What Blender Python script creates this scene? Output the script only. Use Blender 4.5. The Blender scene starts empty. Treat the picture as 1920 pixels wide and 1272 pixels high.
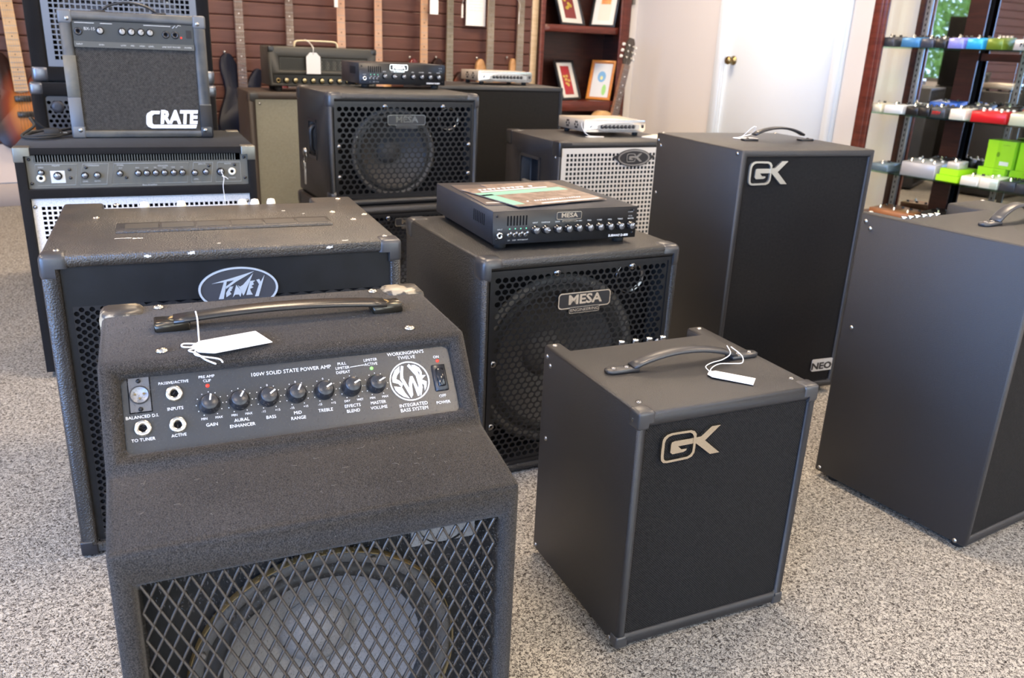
import bpy, bmesh, math, random
from mathutils import Vector, Matrix
random.seed(7)
C = bpy.context.scene.collection
PI = math.pi
R = math.radians

# ------------------------------------------------------------------ materials
MATS = {}
def _nt(name):
    m = bpy.data.materials.new(name); m.use_nodes = True
    nt = m.node_tree
    return m, nt, nt.nodes['Principled BSDF']
def _coord(nt, scale=(1, 1, 1), rot=(0, 0, 0)):
    tc = nt.nodes.new('ShaderNodeTexCoord'); mp = nt.nodes.new('ShaderNodeMapping')
    mp.inputs['Scale'].default_value = scale; mp.inputs['Rotation'].default_value = rot
    nt.links.new(tc.outputs['Object'], mp.inputs['Vector'])
    return mp.outputs['Vector']
def mat(name, col, rough=.5, metal=0., bump=None, var=None, spec=.5, emit=None, sheen=0., coat=0., trans=0.):
    """bump=(kind, scale, strength, distance); var=(scale, colour2, lo, hi)"""
    if name in MATS: return MATS[name]
    m, nt, b = _nt(name)
    b.inputs['Base Color'].default_value = (*col, 1)
    b.inputs['Roughness'].default_value = rough
    b.inputs['Metallic'].default_value = metal
    b.inputs['Specular IOR Level'].default_value = spec
    b.inputs['Sheen Weight'].default_value = sheen
    b.inputs['Sheen Roughness'].default_value = .6
    b.inputs['Coat Weight'].default_value = coat
    b.inputs['Transmission Weight'].default_value = trans
    if emit:
        b.inputs['Emission Color'].default_value = (*emit[0], 1); b.inputs['Emission Strength'].default_value = emit[1]
    if var:
        v = _coord(nt)
        n = nt.nodes.new('ShaderNodeTexNoise'); n.inputs['Scale'].default_value = var[0]; n.inputs['Detail'].default_value = 5
        nt.links.new(v, n.inputs['Vector'])
        r = nt.nodes.new('ShaderNodeValToRGB')
        r.color_ramp.elements[0].position = var[2]; r.color_ramp.elements[1].position = var[3]
        r.color_ramp.elements[0].color = (*col, 1); r.color_ramp.elements[1].color = (*var[1], 1)
        nt.links.new(n.outputs['Fac'], r.inputs['Fac']); nt.links.new(r.outputs['Color'], b.inputs['Base Color'])
    if bump:
        v = _coord(nt)
        kind, sc, st, dist = bump
        if kind == 'noise':
            t = nt.nodes.new('ShaderNodeTexNoise'); t.inputs['Scale'].default_value = sc; t.inputs['Detail'].default_value = 3; out = t.outputs['Fac']
        elif kind == 'voronoi':
            t = nt.nodes.new('ShaderNodeTexVoronoi'); t.inputs['Scale'].default_value = sc; out = t.outputs['Distance']
        nt.links.new(v, t.inputs['Vector'])
        bp = nt.nodes.new('ShaderNodeBump'); bp.inputs['Strength'].default_value = st; bp.inputs['Distance'].default_value = dist
        nt.links.new(out, bp.inputs['Height']); nt.links.new(bp.outputs['Normal'], b.inputs['Normal'])
    MATS[name] = m
    return m
def mat_weave(name, c1, c2, pitch, rough=.8, strength=.6, dist=.001):
    """woven grille cloth: two crossed threads"""
    m, nt, b = _nt(name)
    v = _coord(nt)
    sep = nt.nodes.new('ShaderNodeSeparateXYZ'); nt.links.new(v, sep.inputs[0])
    def M(op, a, bb=None):
        n = nt.nodes.new('ShaderNodeMath'); n.operation = op
        for i, s in enumerate((a, bb)):
            if s is None: continue
            if isinstance(s, (int, float)): n.inputs[i].default_value = s
            else: nt.links.new(s, n.inputs[i])
        return n.outputs[0]
    k = 2 * PI / pitch
    sx = M('SINE', M('MULTIPLY', sep.outputs[0], k)); sz = M('SINE', M('MULTIPLY', sep.outputs[2], k))
    ns = nt.nodes.new('ShaderNodeTexNoise'); ns.inputs['Scale'].default_value = 1 / pitch * .7; nt.links.new(v, ns.inputs['Vector'])
    h = M('ADD', M('MULTIPLY', sx, sz), M('MULTIPLY', ns.outputs['Fac'], 1.2))
    r = nt.nodes.new('ShaderNodeValToRGB'); r.color_ramp.elements[0].position = .35; r.color_ramp.elements[1].position = 1.3 / 2 + .35
    r.color_ramp.elements[0].color = (*c1, 1); r.color_ramp.elements[1].color = (*c2, 1)
    nt.links.new(h, r.inputs['Fac']); nt.links.new(r.outputs['Color'], b.inputs['Base Color'])
    bp = nt.nodes.new('ShaderNodeBump'); bp.inputs['Strength'].default_value = strength; bp.inputs['Distance'].default_value = dist
    nt.links.new(h, bp.inputs['Height']); nt.links.new(bp.outputs['Normal'], b.inputs['Normal'])
    b.inputs['Roughness'].default_value = rough; b.inputs['Specular IOR Level'].default_value = .15
    MATS[name] = m
    return m
def mat_carpet_floor():
    m, nt, b = _nt('floor_carpet')
    v = _coord(nt)
    n1 = nt.nodes.new('ShaderNodeTexNoise'); n1.inputs['Scale'].default_value = 170; n1.inputs['Detail'].default_value = 2; n1.inputs['Roughness'].default_value = .6; n1.inputs['Distortion'].default_value = 1.2
    n2 = nt.nodes.new('ShaderNodeTexNoise'); n2.inputs['Scale'].default_value = 520; n2.inputs['Detail'].default_value = 1
    n3 = nt.nodes.new('ShaderNodeTexNoise'); n3.inputs['Scale'].default_value = 25; n3.inputs['Detail'].default_value = 3
    for n in (n1, n2, n3): nt.links.new(v, n.inputs['Vector'])
    a = nt.nodes.new('ShaderNodeMix'); a.data_type = 'FLOAT'; a.inputs['Factor'].default_value = .35
    nt.links.new(n1.outputs['Fac'], a.inputs['A']); nt.links.new(n2.outputs['Fac'], a.inputs['B'])
    r = nt.nodes.new('ShaderNodeValToRGB'); cr = r.color_ramp
    cr.elements[0].position = .36; cr.elements[0].color = (.03, .025, .022, 1)
    cr.elements[1].position = .58; cr.elements[1].color = (.54, .495, .42, 1)
    e = cr.elements.new(.44); e.color = (.125, .110, .095, 1)
    e = cr.elements.new(.50); e.color = (.31, .29, .255, 1)
    nt.links.new(a.outputs['Result'], r.inputs['Fac'])
    mx = nt.nodes.new('ShaderNodeMix'); mx.data_type = 'RGBA'; mx.blend_type = 'MULTIPLY'; mx.inputs['Factor'].default_value = .25
    nt.links.new(r.outputs['Color'], mx.inputs['A']); nt.links.new(n3.outputs['Fac'], mx.inputs['B'])
    nt.links.new(mx.outputs['Result'], b.inputs['Base Color'])
    bp = nt.nodes.new('ShaderNodeBump'); bp.inputs['Strength'].default_value = .8; bp.inputs['Distance'].default_value = .004
    nt.links.new(a.outputs['Result'], bp.inputs['Height']); nt.links.new(bp.outputs['Normal'], b.inputs['Normal'])
    b.inputs['Roughness'].default_value = .95; b.inputs['Specular IOR Level'].default_value = .1
    return m
def mat_felt(name, c1, c2, lint=(.22, .2, .17)):
    """amp covering carpet: short felt with lint specks"""
    m, nt, b = _nt(name)
    v = _coord(nt)
    n1 = nt.nodes.new('ShaderNodeTexNoise'); n1.inputs['Scale'].default_value = 1100; n1.inputs['Detail'].default_value = 3
    n2 = nt.nodes.new('ShaderNodeTexNoise'); n2.inputs['Scale'].default_value = 9; n2.inputs['Detail'].default_value = 4
    n3 = nt.nodes.new('ShaderNodeTexNoise'); n3.inputs['Scale'].default_value = 260; n3.inputs['Detail'].default_value = 2; n3.inputs['Distortion'].default_value = 2.5
    for n in (n1, n2, n3): nt.links.new(v, n.inputs['Vector'])
    r = nt.nodes.new('ShaderNodeValToRGB'); r.color_ramp.elements[0].position = .38; r.color_ramp.elements[1].position = .66
    r.color_ramp.elements[0].color = (*c1, 1); r.color_ramp.elements[1].color = (*c2, 1)
    nt.links.new(n1.outputs['Fac'], r.inputs['Fac'])
    r2 = nt.nodes.new('ShaderNodeValToRGB'); r2.color_ramp.elements[0].position = .72; r2.color_ramp.elements[1].position = .78
    r2.color_ramp.elements[0].color = (0, 0, 0, 1); r2.color_ramp.elements[1].color = (1, 1, 1, 1)
    nt.links.new(n3.outputs['Fac'], r2.inputs['Fac'])
    mx = nt.nodes.new('ShaderNodeMix'); mx.data_type = 'RGBA'
    nt.links.new(r2.outputs['Color'], mx.inputs['Factor']); nt.links.new(r.outputs['Color'], mx.inputs['A']); mx.inputs['B'].default_value = (*lint, 1)
    mx2 = nt.nodes.new('ShaderNodeMix'); mx2.data_type = 'RGBA'; mx2.blend_type = 'MULTIPLY'; mx2.inputs['Factor'].default_value = .5
    nt.links.new(mx.outputs['Result'], mx2.inputs['A']); nt.links.new(n2.outputs['Fac'], mx2.inputs['B'])
    nt.links.new(mx2.outputs['Result'], b.inputs['Base Color'])
    bp = nt.nodes.new('ShaderNodeBump'); bp.inputs['Strength'].default_value = .7; bp.inputs['Distance'].default_value = .0008
    nt.links.new(n1.outputs['Fac'], bp.inputs['Height']); nt.links.new(bp.outputs['Normal'], b.inputs['Normal'])
    b.inputs['Roughness'].default_value = 1.; b.inputs['Specular IOR Level'].default_value = .15
    b.inputs['Sheen Weight'].default_value = .12; b.inputs['Sheen Roughness'].default_value = .4; b.inputs['Sheen Tint'].default_value = (.9, .85, .8, 1)
    MATS[name] = m
    return m
def mat_wood(name, c1, c2, rough=.35, scale=(2, 2, 18)):
    m, nt, b = _nt(name)
    v = _coord(nt, scale)
    n = nt.nodes.new('ShaderNodeTexNoise'); n.inputs['Scale'].default_value = 3; n.inputs['Detail'].default_value = 6; n.inputs['Distortion'].default_value = .6
    nt.links.new(v, n.inputs['Vector'])
    r = nt.nodes.new('ShaderNodeValToRGB'); r.color_ramp.elements[0].position = .3; r.color_ramp.elements[1].position = .7
    r.color_ramp.elements[0].color = (*c1, 1); r.color_ramp.elements[1].color = (*c2, 1)
    nt.links.new(n.outputs['Fac'], r.inputs['Fac']); nt.links.new(r.outputs['Color'], b.inputs['Base Color'])
    b.inputs['Roughness'].default_value = rough
    MATS[name] = m
    return m
def mat_glass(name, tint=(.93, .97, .95), refl=1.5):
    m = bpy.data.materials.new(name); m.use_nodes = True; nt = m.node_tree; nt.nodes.clear()
    o = nt.nodes.new('ShaderNodeOutputMaterial'); t = nt.nodes.new('ShaderNodeBsdfTransparent'); g = nt.nodes.new('ShaderNodeBsdfGlossy')
    t.inputs['Color'].default_value = (*tint, 1); g.inputs['Roughness'].default_value = .02
    lw = nt.nodes.new('ShaderNodeLayerWeight'); lw.inputs['Blend'].default_value = .5
    pw = nt.nodes.new('ShaderNodeMath'); pw.operation = 'POWER'; pw.inputs[1].default_value = 5
    f = nt.nodes.new('ShaderNodeMath'); f.operation = 'MULTIPLY_ADD'; f.inputs[1].default_value = .9; f.inputs[2].default_value = .035 * refl / 1.5
    nt.links.new(lw.outputs['Facing'], pw.inputs[0]); nt.links.new(pw.outputs[0], f.inputs[0])
    mx = nt.nodes.new('ShaderNodeMixShader')
    nt.links.new(f.outputs[0], mx.inputs[0]); nt.links.new(t.outputs[0], mx.inputs[1]); nt.links.new(g.outputs[0], mx.inputs[2]); nt.links.new(mx.outputs[0], o.inputs[0])
    MATS[name] = m
    return m

TOLEX = mat('black_vinyl', (.016, .016, .017), .45, bump=('noise', 650, .55, .0012), spec=.55)
TOLEX_F = mat('black_fine_vinyl', (.013, .013, .015), .42, bump=('noise', 850, .9, .0009), spec=.65)
TOLEX_P = mat('black_pebbled_vinyl', (.016, .0155, .015), .40, bump=('voronoi', 420, .9, .0012), spec=.65)
TOLEX_W = mat('worn_brown_black_vinyl', (.026, .024, .022), .40, bump=('voronoi', 330, .8, .0012), var=(14, (.046, .038, .03), .4, .7), spec=.65)
PLASTIC = mat('black_plastic', (.018, .018, .02), .32)
PLASTIC_G = mat('gloss_black_plastic', (.012, .012, .013), .12)
RUBBER = mat('black_rubber', (.012, .012, .012), .75)
DARK = mat('inner_black', (.006, .006, .007), .9, spec=.1)
BLACKMETAL = mat('black_steel', (.012, .012, .013), .38, .2)
PANEL = mat('black_panel', (.026, .028, .030), .36, .0, var=(500, (.05, .05, .05), .62, .72))
STEELBLUE = mat('dark_coated_steel', (.035, .036, .042), .42, .3, bump=('noise', 1500, .3, .0005))
CHROME = mat('chrome', (.75, .74, .72), .12, 1.)
CHROME_W = mat('warm_nickel', (.72, .66, .55), .2, 1.)
SCREWN = mat('dull_nickel', (.42, .39, .33), .35, 1.)
SATIN = mat('satin_plastic', (.035, .035, .037), .36, spec=.6)
DCHROME = mat('dark_chrome', (.22, .22, .23), .18, 1.)
STEEL = mat('brushed_steel', (.36, .355, .345), .33, 1.)
BRONZE = mat('dark_brass', (.30, .22, .10), .3, 1.)
SILVERP = mat('silver_paint', (.62, .61, .58), .35, .3)
WHITE = mat('white_print', (.85, .85, .85), .5)
PALEGREY = mat('grey_print', (.45, .45, .43), .5)
TAGW = mat('white_card', (.9, .9, .9), .6)
STRING = mat('white_string', (.88, .87, .84), .8)
CONE = mat('paper_cone', (.10, .095, .095), .7, bump=('noise', 300, .3, .001))
SURR = mat('cone_surround', (.02, .02, .02), .45)
GASKET = mat('grey_gasket', (.09, .085, .08), .6)
GOLDRIM = mat('amber_rim', (.32, .22, .09), .4, .6)
RED = mat('red_lamp', (.6, .02, .01), .3, emit=((1, .05, .02), .6))
GREENL = mat('green_lamp', (.2, .6, .1), .3, emit=((.3, 1, .2), .5))
CLOTH = mat_weave('black_grille_cloth', (.006, .006, .006), (.030, .028, .026), .0045)
CLOTH_F = mat_weave('black_fine_grille_cloth', (.005, .005, .005), (.024, .022, .021), .0045)
CLOTH_C = mat_weave('charcoal_grille_cloth', (.012, .011, .010), (.085, .078, .068), .0052)
CLOTH_B = mat_weave('beige_grille_cloth', (.26, .26, .21), (.38, .38, .32), .006)
FELT = mat_felt('charcoal_amp_carpet', (.014, .0125, .0115), (.085, .074, .063))
FELT_D = mat_felt('black_amp_carpet', (.006, .006, .0065), (.028, .026, .025), (.05, .05, .05))
CHERRY = mat_wood('cherry_wood', (.075, .014, .009), (.15, .032, .02), .3)
CHERRY_D = mat_wood('dark_cherry_wood', (.022, .007, .005), (.05, .014, .009), .35)
MAPLE = mat_wood('maple', (.55, .33, .15), (.68, .45, .24), .35)
ROSEWOOD = mat_wood('rosewood', (.10, .06, .045), (.22, .15, .12), .5)
TANWOOD = mat_wood('tan_wood', (.50, .36, .21), (.62, .47, .3), .5)
GLASS = mat_glass('clear_glass')
GLASS_G = mat_glass('green_shelf_glass', (.72, .9, .82), 1.6)
MIRROR = mat('mirror', (.78, .8, .8), .02, 1.)
WALLP = mat('beige_wall_paint', (.69, .645, .60), .85, bump=('noise', 120, .12, .001))
WHITEP = mat('white_door_paint', (.80, .86, .90), .45)
CEILP = mat('ceiling_white', (.8, .78, .74), .9)
LOUVER = mat_wood('slat_panel_brown', (.082, .030, .022), (.115, .045, .034), .5, (1, 1, 14))

# ------------------------------------------------------------------ mesh builder
class MB:
    def __init__(s): s.v = []; s.f = []; s.m = []; s.mats = []; s.smooth = []
    def mi(s, m):
        if m not in s.mats: s.mats.append(m)
        return s.mats.index(m)
    def add(s, vs, fs, m, sm=False):
        o = len(s.v); s.v += [tuple(v) for v in vs]; k = s.mi(m)
        for f in fs: s.f.append([i + o for i in f]); s.m.append(k); s.smooth.append(sm)
        return s
    def box(s, a, b, m):
        x0, y0, z0 = a; x1, y1, z1 = b
        vs = [(x0, y0, z0), (x1, y0, z0), (x1, y1, z0), (x0, y1, z0), (x0, y0, z1), (x1, y0, z1), (x1, y1, z1), (x0, y1, z1)]
        return s.add(vs, [(0, 3, 2, 1), (4, 5, 6, 7), (0, 1, 5, 4), (1, 2, 6, 5), (2, 3, 7, 6), (3, 0, 4, 7)], m)
    def prism(s, pts, o, ex, eu, h, m, base=0., sm=False):
        """2D polygon pts in the plane (o, ex, eu) raised along the normal from base to h"""
        o, ex, eu = Vector(o), Vector(ex), Vector(eu); n = ex.cross(eu); N = len(pts)
        vs = [o + ex * p[0] + eu * p[1] + n * base for p in pts] + [o + ex * p[0] + eu * p[1] + n * h for p in pts]
        a = sum(pts[i][0] * pts[(i + 1) % N][1] - pts[(i + 1) % N][0] * pts[i][1] for i in range(N))
        idx = list(range(N)) if a > 0 else list(range(N))[::-1]
        fs = [[i + N for i in idx], idx[::-1]]
        for k in range(N):
            i, j = idx[k], idx[(k + 1) % N]; fs.append([i, j, j + N, i + N])
        o_ = len(s.v); s.v += [tuple(v) for v in vs]; kk = s.mi(m)
        for q, f in enumerate(fs): s.f.append([i + o_ for i in f]); s.m.append(kk); s.smooth.append(sm and q > 1)
        return s
    def ring(s, outer, inner, o, ex, eu, h, m, base=0.):
        o, ex, eu = Vector(o), Vector(ex), Vector(eu); n = ex.cross(eu); N = len(outer)
        P = lambda p, t: o + ex * p[0] + eu * p[1] + n * t
        vs = [P(p, h) for p in outer] + [P(p, h) for p in inner] + [P(p, base) for p in outer] + [P(p, base) for p in inner]
        fs = []
        for i in range(N):
            j = (i + 1) % N
            fs += [[i, j, j + N, i + N], [i + 2 * N, j + 2 * N, j, i], [i + N, j + N, j + 3 * N, i + 3 * N], [i + 3 * N, j + 3 * N, j + 2 * N, i + 2 * N]]
        return s.add(vs, fs, m)
    def cyl(s, a, b, r0, m, r1=None, n=16, cap=True, sm=True):
        a, b = Vector(a), Vector(b); r1 = r0 if r1 is None else r1
        d = (b - a).normalized(); t = d.orthogonal().normalized(); w = d.cross(t)
        vs = []
        for p, r in ((a, r0), (b, r1)):
            for i in range(n):
                q = 2 * PI * i / n; vs.append(p + t * (r * math.cos(q)) + w * (r * math.sin(q)))
        fs = [[i, (i + 1) % n, n + (i + 1) % n, n + i] for i in range(n)]
        s.add(vs, fs, m, sm)
        if cap:
            o = len(s.v) - 2 * n; k = s.mi(m)
            s.f.append([o + i for i in range(n)][::-1]); s.m.append(k); s.smooth.append(False)
            s.f.append([o + n + i for i in range(n)]); s.m.append(k); s.smooth.append(False)
        return s
    def lathe(s, prof, o, axis, m, n=32):
        """prof: list of (r, h[, material]) along axis"""
        o = Vector(o); d = Vector(axis).normalized(); t = d.orthogonal().normalized(); w = d.cross(t)
        base = len(s.v)
        for p in prof:
            for i in range(n):
                q = 2 * PI * i / n; s.v.append(tuple(o + d * p[1] + t * (p[0] * math.cos(q)) + w * (p[0] * math.sin(q))))
        for k in range(len(prof) - 1):
            mm = prof[k][2] if len(prof[k]) > 2 else m; mk = s.mi(mm)
            for i in range(n):
                j = (i + 1) % n
                s.f.append([base + k * n + i, base + k * n + j, base + (k + 1) * n + j, base + (k + 1) * n + i]); s.m.append(mk); s.smooth.append(True)
        return s
    def tube(s, pts, r, m, n=8, closed=False):
        pts = [Vector(p) for p in pts]; N = len(pts); base = len(s.v); prev = None
        for i, p in enumerate(pts):
            a = pts[i - 1] if (i > 0 or closed) else p; b = pts[(i + 1) % N] if (i < N - 1 or closed) else p
            d = (b - a).normalized()
            if prev is None: t = d.orthogonal().normalized()
            else:
                t = prev - d * prev.dot(d)
                t = t.normalized() if t.length > 1e-6 else d.orthogonal().normalized()
            prev = t; w = d.cross(t); rr = r[i] if isinstance(r, (list, tuple)) else r
            for k in range(n):
                q = 2 * PI * k / n; s.v.append(tuple(p + t * (rr * math.cos(q)) + w * (rr * math.sin(q))))
        mk = s.mi(m)
        for i in range(N if closed else N - 1):
            i2 = (i + 1) % N
            for k in range(n):
                l = (k + 1) % n
                s.f.append([base + i * n + k, base + i * n + l, base + i2 * n + l, base + i2 * n + k]); s.m.append(mk); s.smooth.append(True)
        if not closed:
            s.f.append([base + k for k in range(n)][::-1]); s.m.append(mk); s.smooth.append(False)
            s.f.append([base + (N - 1) * n + k for k in range(n)]); s.m.append(mk); s.smooth.append(False)
        return s
    def strap(s, pts, side, w, t, m):
        """rectangular band swept along pts; side = unit width direction; w, t numbers or lists"""
        pts = [Vector(p) for p in pts]; side = Vector(side); base = len(s.v); N = len(pts); mk = s.mi(m)
        for i, p in enumerate(pts):
            d = (pts[min(i + 1, N - 1)] - pts[max(i - 1, 0)]).normalized(); up = side.cross(d).normalized()
            ww = (w[i] if isinstance(w, list) else w) / 2; tt = (t[i] if isinstance(t, list) else t) / 2
            for a, b in ((-1, -.6), (-.75, -1), (.75, -1), (1, -.6), (1, .6), (.75, 1), (-.75, 1), (-1, .6)):
                s.v.append(tuple(p + side * (a * ww) + up * (b * tt)))
        for i in range(N - 1):
            for k in range(8):
                l = (k + 1) % 8
                s.f.append([base + i * 8 + k, base + i * 8 + l, base + (i + 1) * 8 + l, base + (i + 1) * 8 + k]); s.m.append(mk); s.smooth.append(True)
        s.f.append([base + k for k in range(8)][::-1]); s.m.append(mk); s.smooth.append(False)
        s.f.append([base + (N - 1) * 8 + k for k in range(8)]); s.m.append(mk); s.smooth.append(False)
        return s
    def text(s, txt, o, ex, eu, size, m, align='CENTER', h=.0006, bold=0., shear=0., sx=1.):
        key = (txt, align, bold, shear)
        if key not in TEXTS:
            cu = bpy.data.curves.new('t', 'FONT'); cu.body = txt; cu.align_x = align; cu.align_y = 'CENTER'
            cu.size = 1; cu.offset = bold; cu.shear = shear; cu.resolution_u = 2; cu.fill_mode = 'FRONT'
            ob = bpy.data.objects.new('t', cu); C.objects.link(ob)
            dg = bpy.context.evaluated_depsgraph_get()
            me = bpy.data.meshes.new_from_object(ob.evaluated_get(dg))
            TEXTS[key] = ([v.co.copy() for v in me.vertices], [list(p.vertices) for p in me.polygons])
            bpy.data.objects.remove(ob); bpy.data.curves.remove(cu); bpy.data.meshes.remove(me)
        vs, fs = TEXTS[key]; o, ex, eu = Vector(o), Vector(ex), Vector(eu); n = ex.cross(eu)
        return s.add([o + ex * (v.x * size * sx) + eu * (v.y * size) + n * h for v in vs], fs, m)
    def marks(s, o, ex, eu, W, H, m, n=9, h=.0004, seed=1):
        """a row of small illegible print strokes, centred on o"""
        r = random.Random(seed); o, ex, eu = Vector(o), Vector(ex), Vector(eu); x = -W / 2; st = W / n
        for i in range(n):
            w = st * r.uniform(.45, .8); hh = H * r.uniform(.7, 1) / 2
            if r.random() < .88: s.prism([(x, -hh), (x + w * .35, -hh), (x + w * .35, hh * .2), (x + w, hh * .2), (x + w, hh), (x, hh)], o, ex, eu, h, m)
            x += st
        return s
    def obj(s, name, parent=None, bevel=0., seg=2, cuts=None, angle=35, loc=(0, 0, 0), rot=None, fixn=False, pre=False):
        me = bpy.data.meshes.new(name); me.from_pydata(s.v, [], s.f)
        for m in s.mats: me.materials.append(m)
        me.polygons.foreach_set('material_index', s.m); me.polygons.foreach_set('use_smooth', s.smooth)
        me.update()
        o = bpy.data.objects.new(name, me); C.objects.link(o)
        if fixn:
            bm = bmesh.new(); bm.from_mesh(me); bmesh.ops.recalc_face_normals(bm, faces=bm.faces); bm.to_mesh(me); bm.free()
        if cuts or bevel:
            tmp = []
            def bev():
                md = o.modifiers.new('v', 'BEVEL'); md.width = bevel; md.segments = seg; md.limit_method = 'ANGLE'; md.angle_limit = R(angle); md.harden_normals = not pre; md.use_clamp_overlap = True
            if bevel and pre: bev()
            for c in (cuts or []):
                co = c.obj('cut'); tmp.append(co)
                md = o.modifiers.new('b', 'BOOLEAN'); md.operation = 'DIFFERENCE'; md.object = co; md.solver = 'EXACT'
            if bevel and not pre: bev()
            dg = bpy.context.evaluated_depsgraph_get()
            nm = bpy.data.meshes.new_from_object(o.evaluated_get(dg)); nm.name = name
            o.modifiers.clear(); o.data = nm; bpy.data.meshes.remove(me)
            for t in tmp:
                d = t.data; bpy.data.objects.remove(t); bpy.data.meshes.remove(d)
            if bevel: nm.polygons.foreach_set('use_smooth', [True] * len(nm.polygons))
            if pre: nm.set_sharp_from_angle(angle=R(32))
        o.location = loc
        if rot: o.rotation_euler = rot
        if parent: o.parent = parent
        return o
TEXTS = {}
X, Y, Z = Vector((1, 0, 0)), Vector((0, 1, 0)), Vector((0, 0, 1))

def thing(name, label, cat, loc=(0, 0, 0), yaw=0., group=None):
    o = bpy.data.objects.new(name, None); C.objects.link(o); o.empty_display_size = .05
    o.location = loc; o.rotation_euler = (0, 0, R(yaw)); o['label'] = label; o['category'] = cat
    if group: o['group'] = group
    return o
def tag(o, label, cat, group=None):
    o['label'] = label; o['category'] = cat
    if group: o['group'] = group
    return o
def struct(o): o['kind'] = 'structure'; return o
def dup(root, loc, yaw, label, group=None):
    r = root.copy(); C.objects.link(r); r.location = loc; r.rotation_euler = (0, 0, R(yaw)); r['label'] = label
    if group: r['group'] = group
    for ch in list(root.children):
        c = ch.copy(); C.objects.link(c); c.parent = r
        for g in list(ch.children):
            d = g.copy(); C.objects.link(d); d.parent = c
    return r
def arc(a, b, h, n=12, flat=0.):
    """points from a to b rising h in the middle"""
    a, b = Vector(a), Vector(b); out = []
    for i in range(n + 1):
        t = i / n; out.append(a.lerp(b, t) + Z * (h * (math.sin(PI * t) ** (.6 if flat else 1))))
    return out
def smooth_path(pts, n=6):
    pts = [Vector(p) for p in pts]; P = [pts[0]] + pts + [pts[-1]]; out = []
    for i in range(1, len(P) - 2):
        for k in range(n):
            t = k / n; p0, p1, p2, p3 = P[i - 1], P[i], P[i + 1], P[i + 2]
            out.append(.5 * ((2 * p1) + (p2 - p0) * t + (2 * p0 - 5 * p1 + 4 * p2 - p3) * t * t + (3 * p1 - p0 - 3 * p2 + p3) * t ** 3))
    out.append(P[-2]); return out
def rrect(x0, z0, x1, z1, r, n=4):
    out = []
    for cx, cz, a in ((x1 - r, z0 + r, -90), (x1 - r, z1 - r, 0), (x0 + r, z1 - r, 90), (x0 + r, z0 + r, 180)):
        for i in range(n + 1):
            q = R(a + 90 * i / n); out.append((cx + r * math.cos(q), cz + r * math.sin(q)))
    return out
def ell(cx, cz, a, b, n=40): return [(cx + a * math.cos(2 * PI * i / n), cz + b * math.sin(2 * PI * i / n)) for i in range(n)]
def FO(y): return (0, y, 0)          # origin of a front plane at depth y: ex = X, eu = Z, normal = -Y

def grille_stag(x0, x1, z0, z1, y, a, b, r, m, t=.0015, k=2, rz=None):
    """perforated sheet in the xz plane: rows b apart, holes a apart, odd rows offset by half; real holes with wall thickness"""
    g = MB()
    nr = int((z1 - z0) / b) + 2; nc = int((x1 - x0) / a) + 2
    xo = x0 + ((x1 - x0) - (nc - 2) * a) / 2; zo = z0 + ((z1 - z0) - (nr - 2) * b) / 2
    rz = rz or r
    if 2 * b < a: xr, xt = (a * a / 4 + b * b) / a, (a * a / 4 - b * b) / a; hexo = [(xt, -b), (xr, 0), (xt, b), (-xt, b), (-xr, 0), (-xt, -b)]
    else: z1_, z2_ = (b * b - a * a / 4) / (2 * b), (b * b + a * a / 4) / (2 * b); hexo = [(a / 2, -z1_), (a / 2, z1_), (0, z2_), (-a / 2, z1_), (-a / 2, -z1_), (0, -z2_)]
    out = []
    for i in range(6):
        p, q = hexo[i], hexo[(i + 1) % 6]
        for j in range(k): out.append((p[0] + (q[0] - p[0]) * j / k, p[1] + (q[1] - p[1]) * j / k))
    N = len(out); ang = [math.atan2(p[1], p[0]) for p in out]; inn = [(r * math.cos(q), rz * math.sin(q)) for q in ang]
    for i in range(-1, nr + 1):
        for j in range(-1, nc + 1):
            cx = xo + (j + (.5 if i % 2 else 0)) * a; cz = zo + i * b
            if not (x0 - a * .45 <= cx <= x1 + a * .45 and z0 - b * .6 <= cz <= z1 + b * .6): continue
            cl = lambda p: (min(max(cx + p[0], x0), x1), y, min(max(cz + p[1], z0), z1))
            if cx - r < x0 + .001 or cx + r > x1 - .001 or cz - r < z0 + .001 or cz + r > z1 - .001:
                g.add([cl(p) for p in out], [list(range(N))], m); continue
            vs = [cl(p) for p in out] + [(cx + p[0], y, cz + p[1]) for p in inn] + [(cx + p[0], y + t, cz + p[1]) for p in inn]
            fs = []
            for q in range(N):
                w = (q + 1) % N; fs += [[q, w, w + N, q + N], [q + N, w + N, w + 2 * N, q + 2 * N]]
            g.add(vs, fs, m)
    return g
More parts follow.
